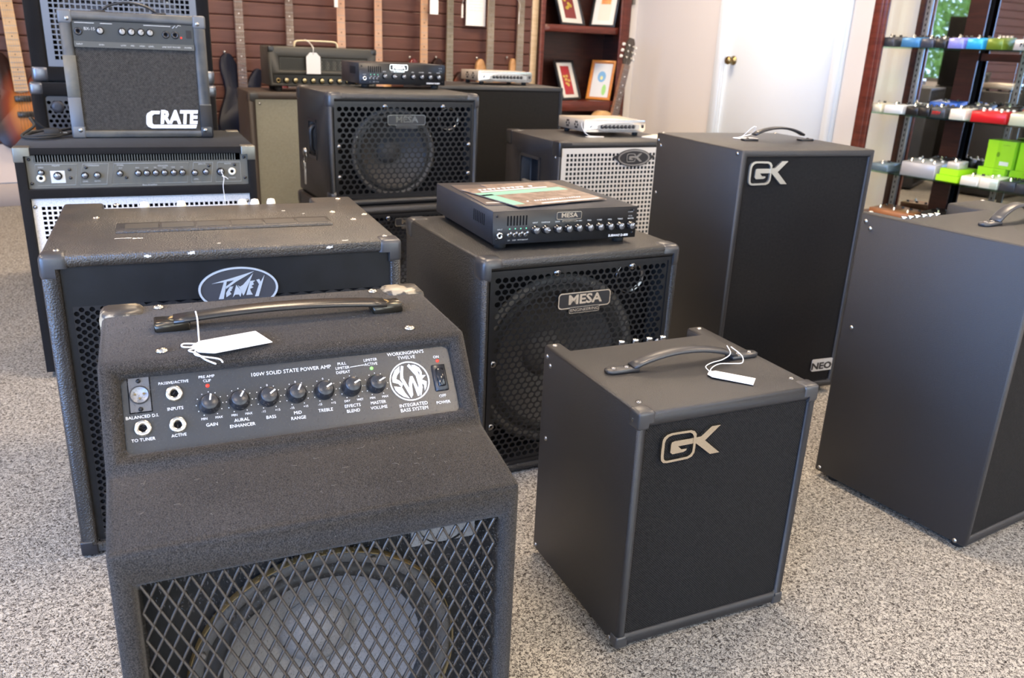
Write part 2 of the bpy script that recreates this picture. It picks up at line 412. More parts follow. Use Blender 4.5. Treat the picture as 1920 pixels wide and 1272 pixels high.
def grille_sq(x0, x1, z0, z1, y, p, h, m, t=.0015, border=(0, 0, 0, 0)):
    """square-hole perforated sheet; border = solid margin left, right, bottom, top"""
    g = MB(); bl, br, bb, bt = border
    ax0, ax1, az0, az1 = x0 + bl, x1 - br, z0 + bb, z1 - bt
    nx = max(1, round((ax1 - ax0) / p)); nz = max(1, round((az1 - az0) / p)); px = (ax1 - ax0) / nx; pz = (az1 - az0) / nz; hh = h / 2
    for i in range(nx):
        for j in range(nz):
            cx, cz = ax0 + (i + .5) * px, az0 + (j + .5) * pz
            O = [(cx - px / 2, cz - pz / 2), (cx + px / 2, cz - pz / 2), (cx + px / 2, cz + pz / 2), (cx - px / 2, cz + pz / 2)]
            I = [(cx - hh, cz - hh), (cx + hh, cz - hh), (cx + hh, cz + hh), (cx - hh, cz + hh)]
            vs = [(q[0], y, q[1]) for q in O] + [(q[0], y, q[1]) for q in I] + [(q[0], y + t, q[1]) for q in I]
            fs = []
            for q in range(4):
                w = (q + 1) % 4; fs += [[q, w, w + 4, q + 4], [q + 4, w + 4, w + 8, q + 8]]
            g.add(vs, fs, m)
    for a, b, c, d in ((x0, ax0, z0, z1), (ax1, x1, z0, z1), (ax0, ax1, z0, az0), (ax0, ax1, az1, z1)):
        if b - a > 1e-5 and d - c > 1e-5: g.add([(a, y, c), (b, y, c), (b, y, d), (a, y, d)], [(0, 1, 2, 3)], m)
    return g
def diamond_mesh(x0, x1, z0, z1, y, px, pz, m):
    """expanded steel mesh: crossing strands, slightly twisted out of plane"""
    g = MB()
    nx = int((x1 - x0) / px) + 1; nz = int((z1 - z0) / pz) + 1
    def inside(p): return x0 - 1e-6 <= p[0] <= x1 + 1e-6 and z0 - 1e-6 <= p[1] <= z1 + 1e-6
    def bar(a, b, w=.0028, t=.0018):
        a, b = Vector((a[0], y, a[1])), Vector((b[0], y, b[1])); d = (b - a).normalized(); s_ = Y.cross(d).normalized()
        tw = .0007 if d.x > 0 else -.0007
        vs = []
        for p, yo in ((a, tw), (b, -tw)):
            for u, v in ((-w, -t * .4), (0, -t), (w, -t * .4), (w, t), (-w, t)): vs.append(p + s_ * (u * .5) + Y * (v + yo))
        fs = [[i, (i + 1) % 5, 5 + (i + 1) % 5, 5 + i] for i in range(5)]
        g.add(vs, fs, m, True)
    for i in range(-1, nx + 1):
        for j in range(-1, nz + 1):
            cx, cz = x0 + i * px, z1 - j * pz
            c = [(cx, cz), (cx + px / 2, cz - pz / 2), (cx + px, cz), (cx + px / 2, cz + pz / 2)]
            for a, b in ((c[0], c[1]), (c[1], c[2])): 
                if inside(a) and inside(b): bar(a, b)
            a, b = (cx, cz), (cx + px / 2, cz + pz / 2)
            for a, b in ((c[0], c[3]), (c[3], c[2])):
                if inside(a) and inside(b): bar(a, b)
    return g
def speaker(parent, cx, cz, y, r, depth=.07, cone=CONE, rim=GASKET, n=48, name='speaker'):
    s = MB()
    s.lathe([(r * 1.06, 0, rim), (r * 1.06, -.008, rim), (r * .97, -.01, rim), (r * .955, -.003, SURR), (r * .90, -.009, SURR), (r * .84, -.009, SURR), (r * .80, 0, cone), (r * .34, depth * .8, cone), (r * .30, depth * .82, SURR)], (cx, y, cz), Y, cone, n)
    s.lathe([(r * .31, depth * .8, cone), (r * .27, depth * .62, cone), (r * .17, depth * .48, cone), (.0005, depth * .43, cone)], (cx, y, cz), Y, cone, n)
    for i in range(8):
        q = PI / 8 + i * PI / 4
        s.cyl((cx + r * 1.01 * math.cos(q), y - .014, cz + r * 1.01 * math.sin(q)), (cx + r * 1.01 * math.cos(q), y - .008, cz + r * 1.01 * math.sin(q)), .004, STEEL, n=8)
    return s.obj(name, parent, fixn=False)
def baffle(parent, x0, x1, z0, z1, y, holes, m=None, t=.012, name='baffle'):
    """speaker board with round openings"""
    cs = [MB().cyl((cx, y - .05, cz), (cx, y + .05, cz), r, DARK, n=40) for cx, cz, r in holes]
    return MB().box((x0, y, z0), (x1, y + t, z1), m or DARK).obj(name, parent, cuts=cs)
def screw(parent, p, d=(0, 0, 1), r=.005, m=SCREWN, name='screw'):
    d = Vector(d); p = Vector(p); s = MB()
    s.lathe([(r * 1.15, -.0005), (r, .0012), (r * .6, .0024), (.0003, .0028)], p, d, m, 14)
    t = d.orthogonal().normalized(); w = d.cross(t)
    for a in (t, w):
        b = t if a is w else w
        c = p + d * .0026
        s.add([c + a * (r * .55) + b * (r * .1), c - a * (r * .55) + b * (r * .1), c - a * (r * .55) - b * (r * .1), c + a * (r * .55) - b * (r * .1)], [(0, 1, 2, 3)], DARK)
    return s.obj(name, parent)
def knob(parent, p, n, up, r, h, ang, body=PLASTIC, line=WHITE, name='knob', skirt=True, top=None):
    p, n, up = Vector(p), Vector(n), Vector(up); s = MB(); top = top or body
    pr = ([(r * 1.15, 0, body), (r * 1.12, h * .25, body)] if skirt else [(r, 0, body)]) + [(r * .98, h * .3, body), (r * .9, h * .93, body), (r * .8, h, top), (.0003, h, top)]
    s.lathe(pr, p, n, body, 24)
    e = up.cross(n); d = up * math.cos(R(ang)) + e * math.sin(R(ang)); q = d.cross(n); c = p + n * (h + .0003); w = r * .08
    s.add([c + d * (r * .85) + q * w, c + d * (r * .15) + q * w, c + d * (r * .15) - q * w, c + d * (r * .85) - q * w], [(0, 3, 2, 1)], line)
    s.add([c + d * (r * .85) - q * w, c + d * (r * .95) - q * w - n * h * .5, c + d * (r * .95) + q * w - n * h * .5, c + d * (r * .85) + q * w], [(0, 1, 2, 3)], line)
    return s.obj(name, parent)
def jack(parent, p, n, r, m=CHROME, name='input_jack'):
    s = MB(); s.lathe([(r * 1.1, 0), (r * 1.1, .002), (r * .95, .004), (r * .55, .004), (r * .5, .001, DARK), (.0003, .0005, DARK)], p, n, m, 24)
    return s.obj(name, parent)
def feet(parent, w, d, z0, z1, r=.016, inset=.035, m=RUBBER):
    for x in (inset, w - inset):
        for y in (inset, d - inset):
            MB().cyl((x, y, z0), (x, y, z1 + .002), r * .85, m, r, 14).obj('rubber_foot', parent)
def shell(parent, w, d, z0, z1, m, bev=.006, opening=None, depth=.12, name='body', seg=3, cuts=()):
    """cabinet carcass: bevelled box, opening (x0,x1,z0,z1) cut into its front"""
    b = MB().box((0, 0, z0), (w, d, z1), m)
    cs = list(cuts)
    for op in (opening if isinstance(opening, list) else [opening] if opening else []):
        x0, x1, a, c = op[:4]; dd = op[4] if len(op) > 4 else depth
        cs.append(MB().box((x0, -.05, a), (x1, dd, c), m))
    return b.obj(name, parent, bevel=bev, seg=seg, cuts=cs)
def corner(parent, w, d, z0, z1, sx, sy, sz, L=.05, t=.0025, m=None, bev=.004, lip=.012, name='corner_protector'):
    """rounded corner cap; sx,sy,sz in (0,1) pick the corner; lip = width of the wrap on the front trim"""
    m = m or SATIN
    fx = lambda a: a if sx == 0 else w - a
    fy = lambda a: a if sy == 0 else d - a
    fz = lambda a: z0 + a if sz == 0 else z1 - a
    def bx(a, c):
        p = (fx(a[0]), fy(a[1]), fz(a[2])); q = (fx(c[0]), fy(c[1]), fz(c[2]))
        return MB().box(tuple(min(i, j) for i, j in zip(p, q)), tuple(max(i, j) for i, j in zip(p, q)), m)
    cut = bx((lip, -.05, lip), (L + .05, L + .05, L + .05))
    return bx((-t, -t, -t), (L, L, L)).obj(name, parent, bevel=bev, seg=3, cuts=[cut], pre=True)
def price_tag(name, p, ang, label, L=.06, W=.032, tilt=(0, 0), string=None, up=None, loc=None, mesh_z=.0008):
    """flat card with clipped corners and its string"""
    t = MB(); h = W / 2; c = W * .28
    t.prism([(-L, -h), (-L, h), (-c, h), (0, h * .45), (0, -h * .45), (-c, -h)], (0, 0, 0), X, Y, mesh_z, TAGW)
    root = thing(name, label, 'price tag', p, 0)
    root.rotation_euler = (R(tilt[0]), R(tilt[1]), R(ang))
    t.obj('card', root)
    e = MB().lathe([(.0035, mesh_z), (.0035, mesh_z + .0004), (.0015, mesh_z + .0004)], (-.006, 0, 0), Z, PALEGREY, 12).obj('eyelet', root)
    if string:
        inv = root.matrix_basis.inverted()
        for path in string:
            MB().tube([inv @ q for q in smooth_path(path, 5)], .0009, STRING, 6).obj('string', root)
    return root
LW = 34.; LB = 7.; LC = 26.; SKY = 2.2; EXPO = .95
CR = (0.847470, -0.529166, 0.042171); CU = (0.143477, 0.304817, 0.941542); CF = (0.511087, 0.791877, -0.334246); CZ = 1.00075
# ------------------------------------------------------------------ logos and badges
GK_OUT = [(.0476, .4116), (.0499, .4166), (.0552, .4205), (.0631, .4223), (.0822, .4223), (.1015, .4218), (.1092, .4190), (.1138, .4130), (.1143, .4000), (.1143, .3864), (.1138, .3790), (.1096, .3726), (.1014, .3696), (.0808, .3692), (.0605, .3690), (.0532, .3704), (.0488, .3752), (.0474, .3826), (.0472, .3958)]
GK_IN = [(.0525, .4069), (.0542, .4121), (.0592, .4165), (.0661, .4182), (.0828, .4181), (.1003, .4175), (.1052, .4148), (.1088, .4096), (.1094, .3996), (.1094, .3873), (.1090, .3810), (.1055, .3766), (.0995, .3740), (.0802, .3735), (.0606, .3732), (.0563, .3743), (.0537, .3781), (.0528, .3838), (.0526, .3949)]
GK_BAR = [(.1098, .4057), (.0724, .4060), (.0672, .4046), (.0660, .4010), (.0660, .3865), (.0707, .3826), (.0922, .3832), (.0975, .3854), (.0982, .3884), (.0872, .3890), (.0803, .3955), (.1098, .3957)]
GK_K = [(.1135, .4065), (.1235, .4070), (.1429, .4222), (.1610, .4222), (.1323, .3983), (.1656, .3706), (.1464, .3706), (.1135, .3966)]
def gk_logo(parent, x, z, sx, sz, y=0., m=CHROME_W, h=.006):
    T = lambda pts: [(x + (p[0] - .0472) * sx, z + (p[1] - .369) * sz) for p in pts]
    b = MB(); o = FO(y)
    b.ring(T(GK_OUT), T(GK_IN), o, X, Z, h, m)
    b.prism(T(GK_BAR), o, X, Z, h * .8, m); b.prism(T(GK_K), o, X, Z, h, m)
    return b.obj('emblem', parent, fixn=True)
def mesa_badge(parent, x, z, w, h, y=0., name='badge'):
    b = MB(); o = FO(y)
    def plate(cx, cz, ww, hh, t):
        r = hh * .22
        b.prism(rrect(cx - ww / 2, cz - hh / 2, cx + ww / 2, cz + hh / 2, r), o, X, Z, t, CHROME)
        k = hh * .07; b.prism(rrect(cx - ww / 2 + k, cz - hh / 2 + k, cx + ww / 2 - k, cz + hh / 2 - k, r * .8), o, X, Z, t + .0006, PLASTIC)
    plate(x, z + h * .12, w, h * .76, .003); plate(x, z - h * .34, w * .58, h * .30, .0042)
    b.text('MESA', (x, y - .0034, z + h * .14), X, Z, h * .62, CHROME, bold=.03, h=.0004, sx=1.2)
    b.text('ENGINEERING', (x, y - .0048, z - h * .34), X, Z, h * .2, CHROME, h=.0004, sx=1.2)
    return b.obj(name, parent)

# ================================================================== A: small GK combo
def gk_combo(name, label, w, d, h, x, y, yaw, logo, knobs, notch, hpts, group=None, corners=True):
    t = thing(name, label, 'amplifier', (x, y, 0), yaw, group)
    z0 = .016; nx0, nx1, ny = notch
    cut = [MB().box((nx0, ny, h - .05), (nx1, d + .05, h + .05), TOLEX_F)]
    shell(t, w, d, z0, h, TOLEX_F, .006, (.017, w - .017, z0 + .024, h - .026), .012, cuts=cut)
    MB().add([(.017, .0055, z0 + .024), (w - .017, .0055, z0 + .024), (w - .017, .0055, h - .026), (.017, .0055, h - .026)], [(0, 1, 2, 3)], CLOTH_F).box((.0172, .006, z0 + .0242), (w - .0172, .0115, h - .0262), DARK).obj('grille_cloth', t)
    if logo: gk_logo(t, *logo, y=.004)
    pc = MB().box((nx0 + .001, ny + .001, h - .049), (nx1 - .001, d - .012, h - .030), PANEL).obj('control_panel', t)
    for kx in knobs:
        knob(t, (kx, ny + .016, h - .030), Z, Y, .0075, .030, 20, CHROME, DARK, 'control_knob', False, CHROME)
    a, b, hh = hpts
    a, b = Vector(a), Vector(b); n = 14; pts = []
    for i in range(n + 1):
        q = i / n; pts.append(a.lerp(b, q) + Z * (.004 + hh * min(1, math.sin(PI * q) ** .8)))
    e = (b - a).normalized(); side = Z.cross(e)
    ws = [.026 if 0 < i < n else .02 for i in range(n + 1)]
    aa, bb = a + e * .040, b - e * .040
    pts = [aa.lerp(bb, i / n) + Z * (.006 + hh * min(1, math.sin(PI * i / n) ** .75)) for i in range(n + 1)]
    hd = MB().strap(pts, side, .025, .008, SATIN).obj('handle', t)
    for p, s_ in ((a, 1), (b, -1)):
        q = p - e * .012 * s_
        m = MB(); oo = []
        L = .062 * s_
        pp = [(0, -.006), (0, .006), (L * .15, .0125), (L, .013), (L, -.013), (L * .15, -.0125)]
        m.prism(pp, q, e, side, .0075, SATIN)
        m.obj('handle_end', t, bevel=.002, fixn=True)
        screw(t, q + e * (.016 * s_) + Z * .0075, Z, .0045, DCHROME); screw(t, q + e * (.042 * s_) + Z * .0075, Z, .0045, DCHROME)
    if corners:
        for cx in (0, 1):
            corner(t, w, d, z0, h, cx, 0, 1, .030, .002, SATIN, .0055, .018)
            sx = .0245 if cx == 0 else w - .0245
            screw(t, (sx, .042, h), Z, .0048, DCHROME)
            corner(t, w, d, z0, h, cx, 0, 0, .022, .0018, SATIN, .004, .017)
    for cx in (.016, w - .016): screw(t, (cx, d - .014, h), Z, .0048, STEEL)
    for yy, zz in ((d - .016, h - .020), (d - .030, h - .034), (d - .030, h * .6), (d - .014, z0 + .012), (.016, h - .016), (.024, z0 + .006)):
        screw(t, (0, yy, zz), -X, .0045, STEEL)
    for cx in (.03, w - .03):
        for yy in (.03, d - .04): MB().cyl((cx, yy, 0), (cx, yy, z0 + .002), .013, RUBBER, .015, 14).obj('rubber_foot', t)
    return t
A = gk_combo('combo_amplifier', 'small black vinyl bass combo with chrome GK emblem and white tag, front right', .366, .337, .4644, .816, .8867, -7.7,
    (.0472, .369, 1, 1), (.155, .187, .219, .251), (.034, .328, .292), ((.048, .168, .4644), (.348, .160, .4644), .021))
price_tag('price_tag', (1.037, .963, .4670), 126, 'white price tag looped on the handle of the small front right combo', .080, .036, (2, -1),
    [[(1.041, .958, .468), (1.045, .978, .472), (1.068, .985, .474), (1.092, .984, .476), (1.112, .985, .484), (1.120, 1.003, .4925)],
     [(1.041, .957, .468), (1.050, .970, .470), (1.078, .978, .472), (1.104, .968, .472), (1.118, .960, .474), (1.128, .972, .482), (1.122, .995, .4925)]])

Ccab = gk_combo('combo_amplifier', 'large plain black vinyl combo cut off by the right edge of the photo', .4815, .399, .6756, 1.6798, .7674, -.3,
    (.30, .58, 1.15, 1.2), (.045, .070, .095, .120, .145, .170), (.026, .335, .305), ((.125, .185, .6756), (.37, .19, .6756), .032), corners=False)
price_tag('price_tag', (1.985, .905, .6765), 200, 'white price tag tied to the handle of the large combo at the right edge', .06, .03, (0, 0),
    [[(1.985, .905, .678), (1.99, .93, .68), (1.98, .95, .70), (1.97, .955, .712)]])

# ================================================================== B: tall GK cabinet
t = thing('speaker_cabinet', 'tall black speaker cabinet with chrome GK emblem and small NEO plate, right of centre', 'speaker', (1.7431, 1.5972, 0), -10.7)
w, d, h, z0 = .4593, .4489, .7569, .02
shell(t, w, d, z0, h, TOLEX_F, .005, (.018, w - .018, z0 + .022, h - .020), .012)
MB().box((.0182, .0065, z0 + .0222), (w - .0182, .0115, h - .0202), CLOTH_F).obj('grille_cloth', t)
gk_logo(t, .030, .662, 1.10, 1.22, y=.0055, m=mat('polished_emblem', (.62, .58, .50), .38, .85))
b = MB(); b.prism(rrect(.366, .076, .446, .115, .005), FO(.0055), X, Z, .004, SILVERP)
b.text('NEO', (.402, .0012, .092), X, Z, .030, PLASTIC, bold=.04, h=.0004, sx=1.25); b.obj('nameplate', t)
pts = arc((.185, .225, h + .004), (.395, .225, h + .004), .034, 14, 1)
MB().strap(pts[1:-1], Y, .024, .007, PLASTIC).obj('handle', t)
for a, s_ in ((.16, 1), (.42, -1)):
    MB().prism([(0, -.01), (0, .01), (.05 * s_, .013), (.05 * s_, -.013)], (a, .225, h), X, Y, .006, PLASTIC).obj('handle_end', t, bevel=.002, fixn=True)
    screw(t, (a + .018 * s_, .225, h + .006), Z, .0045, BLACKMETAL)
for yy, zz in ((d - .012, h - .022), (d - .028, h - .038), (d - .026, h * .755), (.024, h - .012), (d - .014, .05)): screw(t, (0, yy, zz), -X, .005, STEEL)
for cx in (.014, w - .014): screw(t, (cx, d - .014, h), Z, .0048, STEEL)
feet(t, w, d, 0, z0)
price_tag('price_tag', (1.955, 1.835, .7585), 165, 'white price tag lying by the handle of the tall black cabinet', .075, .034, (0, 0),
    [[(1.955, 1.836, .760), (1.975, 1.822, .765), (1.985, 1.80, .79), (1.99, 1.79, .798)], [(1.955, 1.834, .760), (1.985, 1.835, .762), (2.005, 1.81, .775), (1.99, 1.785, .797)]])

# ================================================================== D: SWR carpeted combo
t = thing('combo_amplifier', 'charcoal carpet-covered bass combo with sloping panel and diamond steel grille, nearest the camera', 'amplifier', (.0763, .9633, 0), -8.7)
w = .4334; P1 = Vector((0, .002, .646)); P2 = Vector((0, -.075, .546)); yf = -.197
prof = [(.22, .018), (.22, .646), (.002, .646), (-.075, .546), (yf, .524), (yf, .018)]
b = MB(); n = len(prof)
b.add([(0, p[0], p[1]) for p in prof] + [(w, p[0], p[1]) for p in prof], [list(range(n)), [i + n for i in range(n)][::-1]] + [[i, i + n, (i + 1) % n + n, (i + 1) % n] for i in range(n)], FELT)
s = (P2 - P1).normalized(); nn = Vector((0, s.z, -s.y)); nn = nn if nn.z > 0 else -nn
PO = P1 - nn * .014
def PP(u, v, hh=0.): return PO + X * u + s * v + nn * hh
cut1 = MB()   # recess for the control panel
q = [PP(.0215, .016, -.05), PP(w - .0215, .016, -.05), PP(w - .0215, .1045, -.05), PP(.0215, .1045, -.05)]; q2 = [p + nn * .12 for p in q]
cut1.add([tuple(p) for p in q + q2], [(0, 1, 2, 3), (7, 6, 5, 4), (0, 4, 5, 1), (1, 5, 6, 2), (2, 6, 7, 3), (3, 7, 4, 0)], FELT)
cut2 = MB().box((.024, yf - .05, .05), (w - .021, yf + .16, .482), DARK)
body = b.obj('carpeted_body', t, bevel=.011, seg=3, cuts=[cut1, cut2], fixn=True)
# nap: short fibres standing on the covering
def nap(ob, mt, count, L, seed, name='carpet_nap'):
    rnd = random.Random(seed); me = ob.data; tris = []
    for p in me.polygons:
        if me.materials[p.material_index] != mt: continue
        vs = [me.vertices[i].co for i in p.vertices]
        for i in range(1, len(vs) - 1):
            a = (vs[i] - vs[0]).cross(vs[i + 1] - vs[0]).length / 2
            c = (vs[0] + vs[i] + vs[i + 1]) / 3
            if a > 0 and c.z > .3 and c.y < .24: tris.append((a, vs[0], vs[i], vs[i + 1], p.normal.copy()))
    import bisect
    acc = []; tot = 0
    for q in tris: tot += q[0]; acc.append(tot)
    g = MB(); vs = []; fs = []
    for k in range(count):
        q = tris[min(len(tris) - 1, bisect.bisect(acc, rnd.random() * tot))]
        a, b_ = rnd.random(), rnd.random()
        if a + b_ > 1: a, b_ = 1 - a, 1 - b_
        p = q[1] + (q[2] - q[1]) * a + (q[3] - q[1]) * b_; nrm = q[4]
        r_ = Vector((rnd.gauss(0, 1), rnd.gauss(0, 1), rnd.gauss(0, 1))); d_ = (nrm + r_ * .55).normalized(); side = d_.cross(r_).normalized() * .00022
        l = L * (.4 + rnd.random())
        o = len(vs); vs += [p - side, p + side, p + d_ * l]; fs.append((o, o + 1, o + 2))
    g.add(vs, fs, MATS['nap_fibre'])
    o = g.obj(name, t); o['kind'] = 'stuff'; return o
mat('nap_fibre', (.060, .052, .045), .9)
nap(body, FELT, 60000, .0030, 3)
# lint
g = MB(); rnd = random.Random(11)
mat('lint', (.26, .23, .19), .9)
for k in range(90):
    if k % 2: p = Vector((rnd.uniform(.02, w - .02), rnd.uniform(.02, .2), .6475))
    else:
        q_ = rnd.random(); p = Vector((rnd.uniform(.02, w - .02), -.085 + (yf + .09) * q_ * .9 + .0, .546 - .022 * q_ + .0012))
    a = rnd.uniform(0, 2 * PI); l = rnd.uniform(.002, .008)
    g.tube([p, p + Vector((math.cos(a), math.sin(a), .1)) * l * .5, p + Vector((math.cos(a + .6), math.sin(a + .6), .1)) * l], .00010, MATS['lint'], 3)
o = g.obj('lint', t); o['kind'] = 'stuff'
# control panel
pl = MB().prism([(.022, -.104), (w - .022, -.104), (w - .022, -.015), (.022, -.015)], PO, X, -s, .0016, PANEL).obj('control_panel', t)
def ppt(m, txt, u, v, size, **k): m.text(txt, PP(u, v), X, -s, size, WHITE, h=.0021, **k)
L = MB()
for txt, u, v, sz in (('100W SOLID STATE POWER AMP', .2095, .0275, .0065), ('PRE AMP', .113, .0235, .0046), ('CLIP', .113, .0285, .0046), ('PASSIVE/ACTIVE', .077, .0262, .0046), ('INPUTS', .076, .0572, .0052), ('ACTIVE', .077, .0885, .0048),
        ('BALANCED D.I.', .041, .0622, .0050), ('TO TUNER', .040, .0885, .0050), ('GAIN', .113, .0812, .0054), ('AURAL', .146, .0800, .0054), ('ENHANCER', .146, .0865, .0054), ('BASS', .179, .0812, .0054), ('MID', .210, .0800, .0054), ('RANGE', .210, .0865, .0054),
        ('TREBLE', .243, .0812, .0054), ('EFFECTS', .276, .0800, .0054), ('BLEND', .276, .0865, .0054), ('MASTER', .308, .0800, .0054), ('VOLUME', .308, .0865, .0054),
        ('PULL', .271, .0255, .0050), ('LIMITER', .271, .0310, .0050), ('DEFEAT', .271, .0365, .0050), ('LIMITER', .307, .0245, .0050), ('ACTIVE', .307, .0300, .0050),
        ("WORKINGMAN'S", .3535, .0205, .0062), ('TWELVE', .3535, .0265, .0062), ('INTEGRATED', .352, .0885, .0062), ('BASS SYSTEM', .352, .0945, .0062), ('ON', .3925, .0300, .0050), ('OFF', .3915, .0822, .0054), ('POWER', .3910, .0905, .0054)):
    ppt(L, txt, u, v, sz)
for i, u in enumerate((.113, .146, .179, .212, .245, .278, .3095)):
    lo, hi = (('MIN', 'MAX'), ('MIN', 'MAX'), ('-15', '+15'), ('-15', '+15'), ('-15', '+15'), ('DRY', 'WET'), ('MIN', 'MAX'))[i]
    ppt(L, lo, u - .0075, .0735, .0038); ppt(L, hi, u + .0085, .0735, .0038)
    for k in range(11):
        a = R(-150 + 30 * k); c = PP(u + math.sin(a) * .0145, .0565 - math.cos(a) * .0145)
        if k == 5 and 1 < i < 5: L.text('0', c, X, -s, .0036, WHITE, h=.0021)
        else: L.cyl(c + nn * .0016, c + nn * .0021, .00055, WHITE, n=8, sm=False)
L.prism([(.2805, -.0312), (.2985, -.0302), (.2985, -.0296), (.2805, -.0306)], PO, X, -s, .0021, WHITE, base=.0016)
L.obj('lettering', pl)
# round SWR mark
L = MB(); cx, cv, rr = .3525, -.0575, .0258
L.ring(ell(cx, cv, rr, rr, 48), ell(cx, cv, rr * .94, rr * .94, 48), PO, X, -s, .0022, WHITE, base=.0016)
def sw(pts): L.prism([(cx + (p[0] - 1282) / 200 * rr, cv - (p[1] - 445) / 200 * rr) for p in pts], PO, X, -s, .0022, WHITE, base=.0016)
sw([(1205, 283), (1150, 322), (1113, 392), (1110, 440), (1165, 462), (1192, 500), (1208, 470), (1180, 430), (1150, 410), (1165, 375), (1195, 345)])
sw([(1118, 482), (1150, 490), (1192, 500), (1215, 560), (1250, 618), (1195, 595), (1150, 555), (1125, 520)])
sw([(1222, 283), (1244, 290), (1228, 360), (1222, 410), (1290, 590), (1268, 618), (1192, 415), (1202, 350)])
sw([(1268, 618), (1262, 560), (1268, 470), (1292, 400), (1310, 452), (1296, 490), (1290, 590)])
sw([(1292, 400), (1318, 400), (1362, 560), (1352, 605), (1335, 605), (1310, 452)])
sw([(1352, 605), (1335, 605), (1362, 500), (1352, 400), (1282, 290), (1302, 272), (1350, 330), (1382, 420), (1385, 500)])
sw([(1325, 285), (1360, 290), (1392, 420), (1400, 520), (1372, 600), (1362, 606), (1380, 520), (1378, 420)])
sw([(1360, 290), (1400, 322), (1418, 372), (1412, 402), (1452, 405), (1405, 445), (1395, 430), (1392, 402), (1396, 372), (1380, 350)])
sw([(1395, 440), (1405, 445), (1450, 470), (1440, 520), (1415, 560), (1418, 500), (1396, 480)])
L.obj('emblem', pl)
for u, a in zip((.113, .146, .179, .212, .245, .278, .3095), (12, 32, 55, 30, 60, 65, 65)):
    knob(t, PP(u, .0565, .0016), nn, -s, .0105, .013 if u != .278 else .017, a, PLASTIC, WHITE, 'control_knob')
for u, v in ((.0405, .0755), (.0765, .0395), (.0770, .0765)): jack(t, PP(u, v, .0016), nn, .0088, CHROME_W)
for u, v, m, nm in ((.113, .0345, RED, 'clip_light'), (.307, .0355, GREENL, 'limiter_light'), (.3935, .0352, RED, 'power_light')):
    MB().lathe([(.0022, 0), (.002, .0012), (.0012, .002), (.0002, .0022)], PP(u, v, .0016), nn, m, 14).obj(nm, t)
xl = MB().prism([(.0285, -.0575), (.0525, -.0575), (.0525, -.0165), (.0285, -.0165)], PO, X, -s, .0022, DARK)
xl.prism([(.0297, -.0563), (.0513, -.0563), (.0513, -.0165), (.0297, -.0165)], PO, X, -s, .0028, mat('socket_grey', (.10, .10, .105), .5))
SKM = mat('socket_steel', (.28, .29, .31), .5, .6)
xl.lathe([(.0105, .0022, PLASTIC), (.0105, .0045, PLASTIC), (.0092, .0045, SKM), (.0088, .0035, SKM), (.0003, .0035, SKM)], PP(.0403, .037), nn, STEEL, 28)
for du, dv in ((-.0045, -.001), (.0045, -.001), (0, .004)): xl.cyl(PP(.0403 + du, .037 + dv, .0035), PP(.0403 + du, .037 + dv, .0048), .0013, BRONZE, n=10)
xl.obj('microphone_socket', t)
screw(t, PP(.0403, .0205, .0028), nn, .0024, BLACKMETAL); screw(t, PP(.0403, .0535, .0028), nn, .0024, BLACKMETAL)
rk = MB().prism([(.3835, -.0755), (.4015, -.0755), (.4015, -.0405), (.3835, -.0405)], PO, X, -s, .0045, PLASTIC).obj('power_switch', t, bevel=.0015)
k2 = MB().prism([(.3875, -.0700), (.3978, -.0700), (.3978, -.0460), (.3875, -.0460)], PO, X, -s, .0075, PLASTIC_G).obj('rocker', rk, bevel=.0015)
# handle on top with end caps
a, b_ = Vector((.066, .106, .648)), Vector((.374, .106, .648)); pts = []
for i in range(17):
    q = i / 16; pts.append(a.lerp(b_, q) + Z * (.007 + .010 * math.sin(PI * q) ** .7))
MB().strap(pts[1:-1], Y, .031, .0065, mat('handle_band', (.035, .032, .028), .25, .35)).obj('handle', t)
for x0, x1 in ((.062, .104), (.336, .378)):
    q = MB().box((x0, .092, .6465), (x1, .121, .6595), mat('handle_cap', (.05, .042, .03), .22, .6)).obj('handle_end', t, bevel=.0025)
    MB().lathe([(.0085, .0), (.0085, .0006), (.0065, -.0004), (.0003, -.0012)], ((x0 + x1) / 2 + (.004 if x0 < .2 else -.004), .1065, .6598), Z, BRONZE, 20).obj('rivet', q)
for x_, y_ in ((.069, .200), (.068, .026), (.362, .200), (.366, .024)): screw(t, (x_, y_, .6475), Z, .0062, CHROME_W)
# rear corner protectors, worn plastic
WORN = mat('worn_corner', (.035, .03, .025), .4, var=(38, (.30, .25, .17), .48, .54))
for sx in (0, 1):
    c_ = MB(); x0, x1 = ((-.003, .052) if sx == 0 else (w - .058, w + .003))
    c_.box((x0, .172, .600), (x1, .224, .651), WORN); c_.obj('corner_protector', t, bevel=.011, seg=3)
# grille, speaker and tweeter behind it
diamond_mesh(.026, w - .023, .052, .480, yf + .008, .0158, .0335, mat('grille_steel', (.12, .108, .095), .28, .75)).obj('steel_grille', t)
baffle(t, .0245, w - .0215, .0505, .4815, yf + .062, [(.214, .292, .140), (.358, .464, .012)], mat('baffle_black', (.012, .012, .013), .8))
sp = speaker(t, .214, .292, yf + .058, .147, .08, mat('grey_cone', (.24, .23, .225), .7, bump=('noise', 200, .4, .002)), GASKET)
MB().lathe([(.1575, 0), (.1575, -.010), (.1566, -.0105), (.1565, 0)], (.214, yf + .055, .292), Y, GOLDRIM, 64).obj('speaker_rim', t)
tw = MB().prism([(.318, .432), (.398, .432), (.398, .476), (.375, .482), (.318, .482)], FO(yf + .055), X, Z, .004, mat('tweeter_plate', (.30, .29, .28), .35))
tw.lathe([(.033, -.004), (.028, .012), (.014, .022), (.0003, .008)], (.358, yf + .052, .464), Y, PLASTIC_G, 28)
tw.obj('tweeter', t)
feet(t, w, .22, 0, .02)
D = t
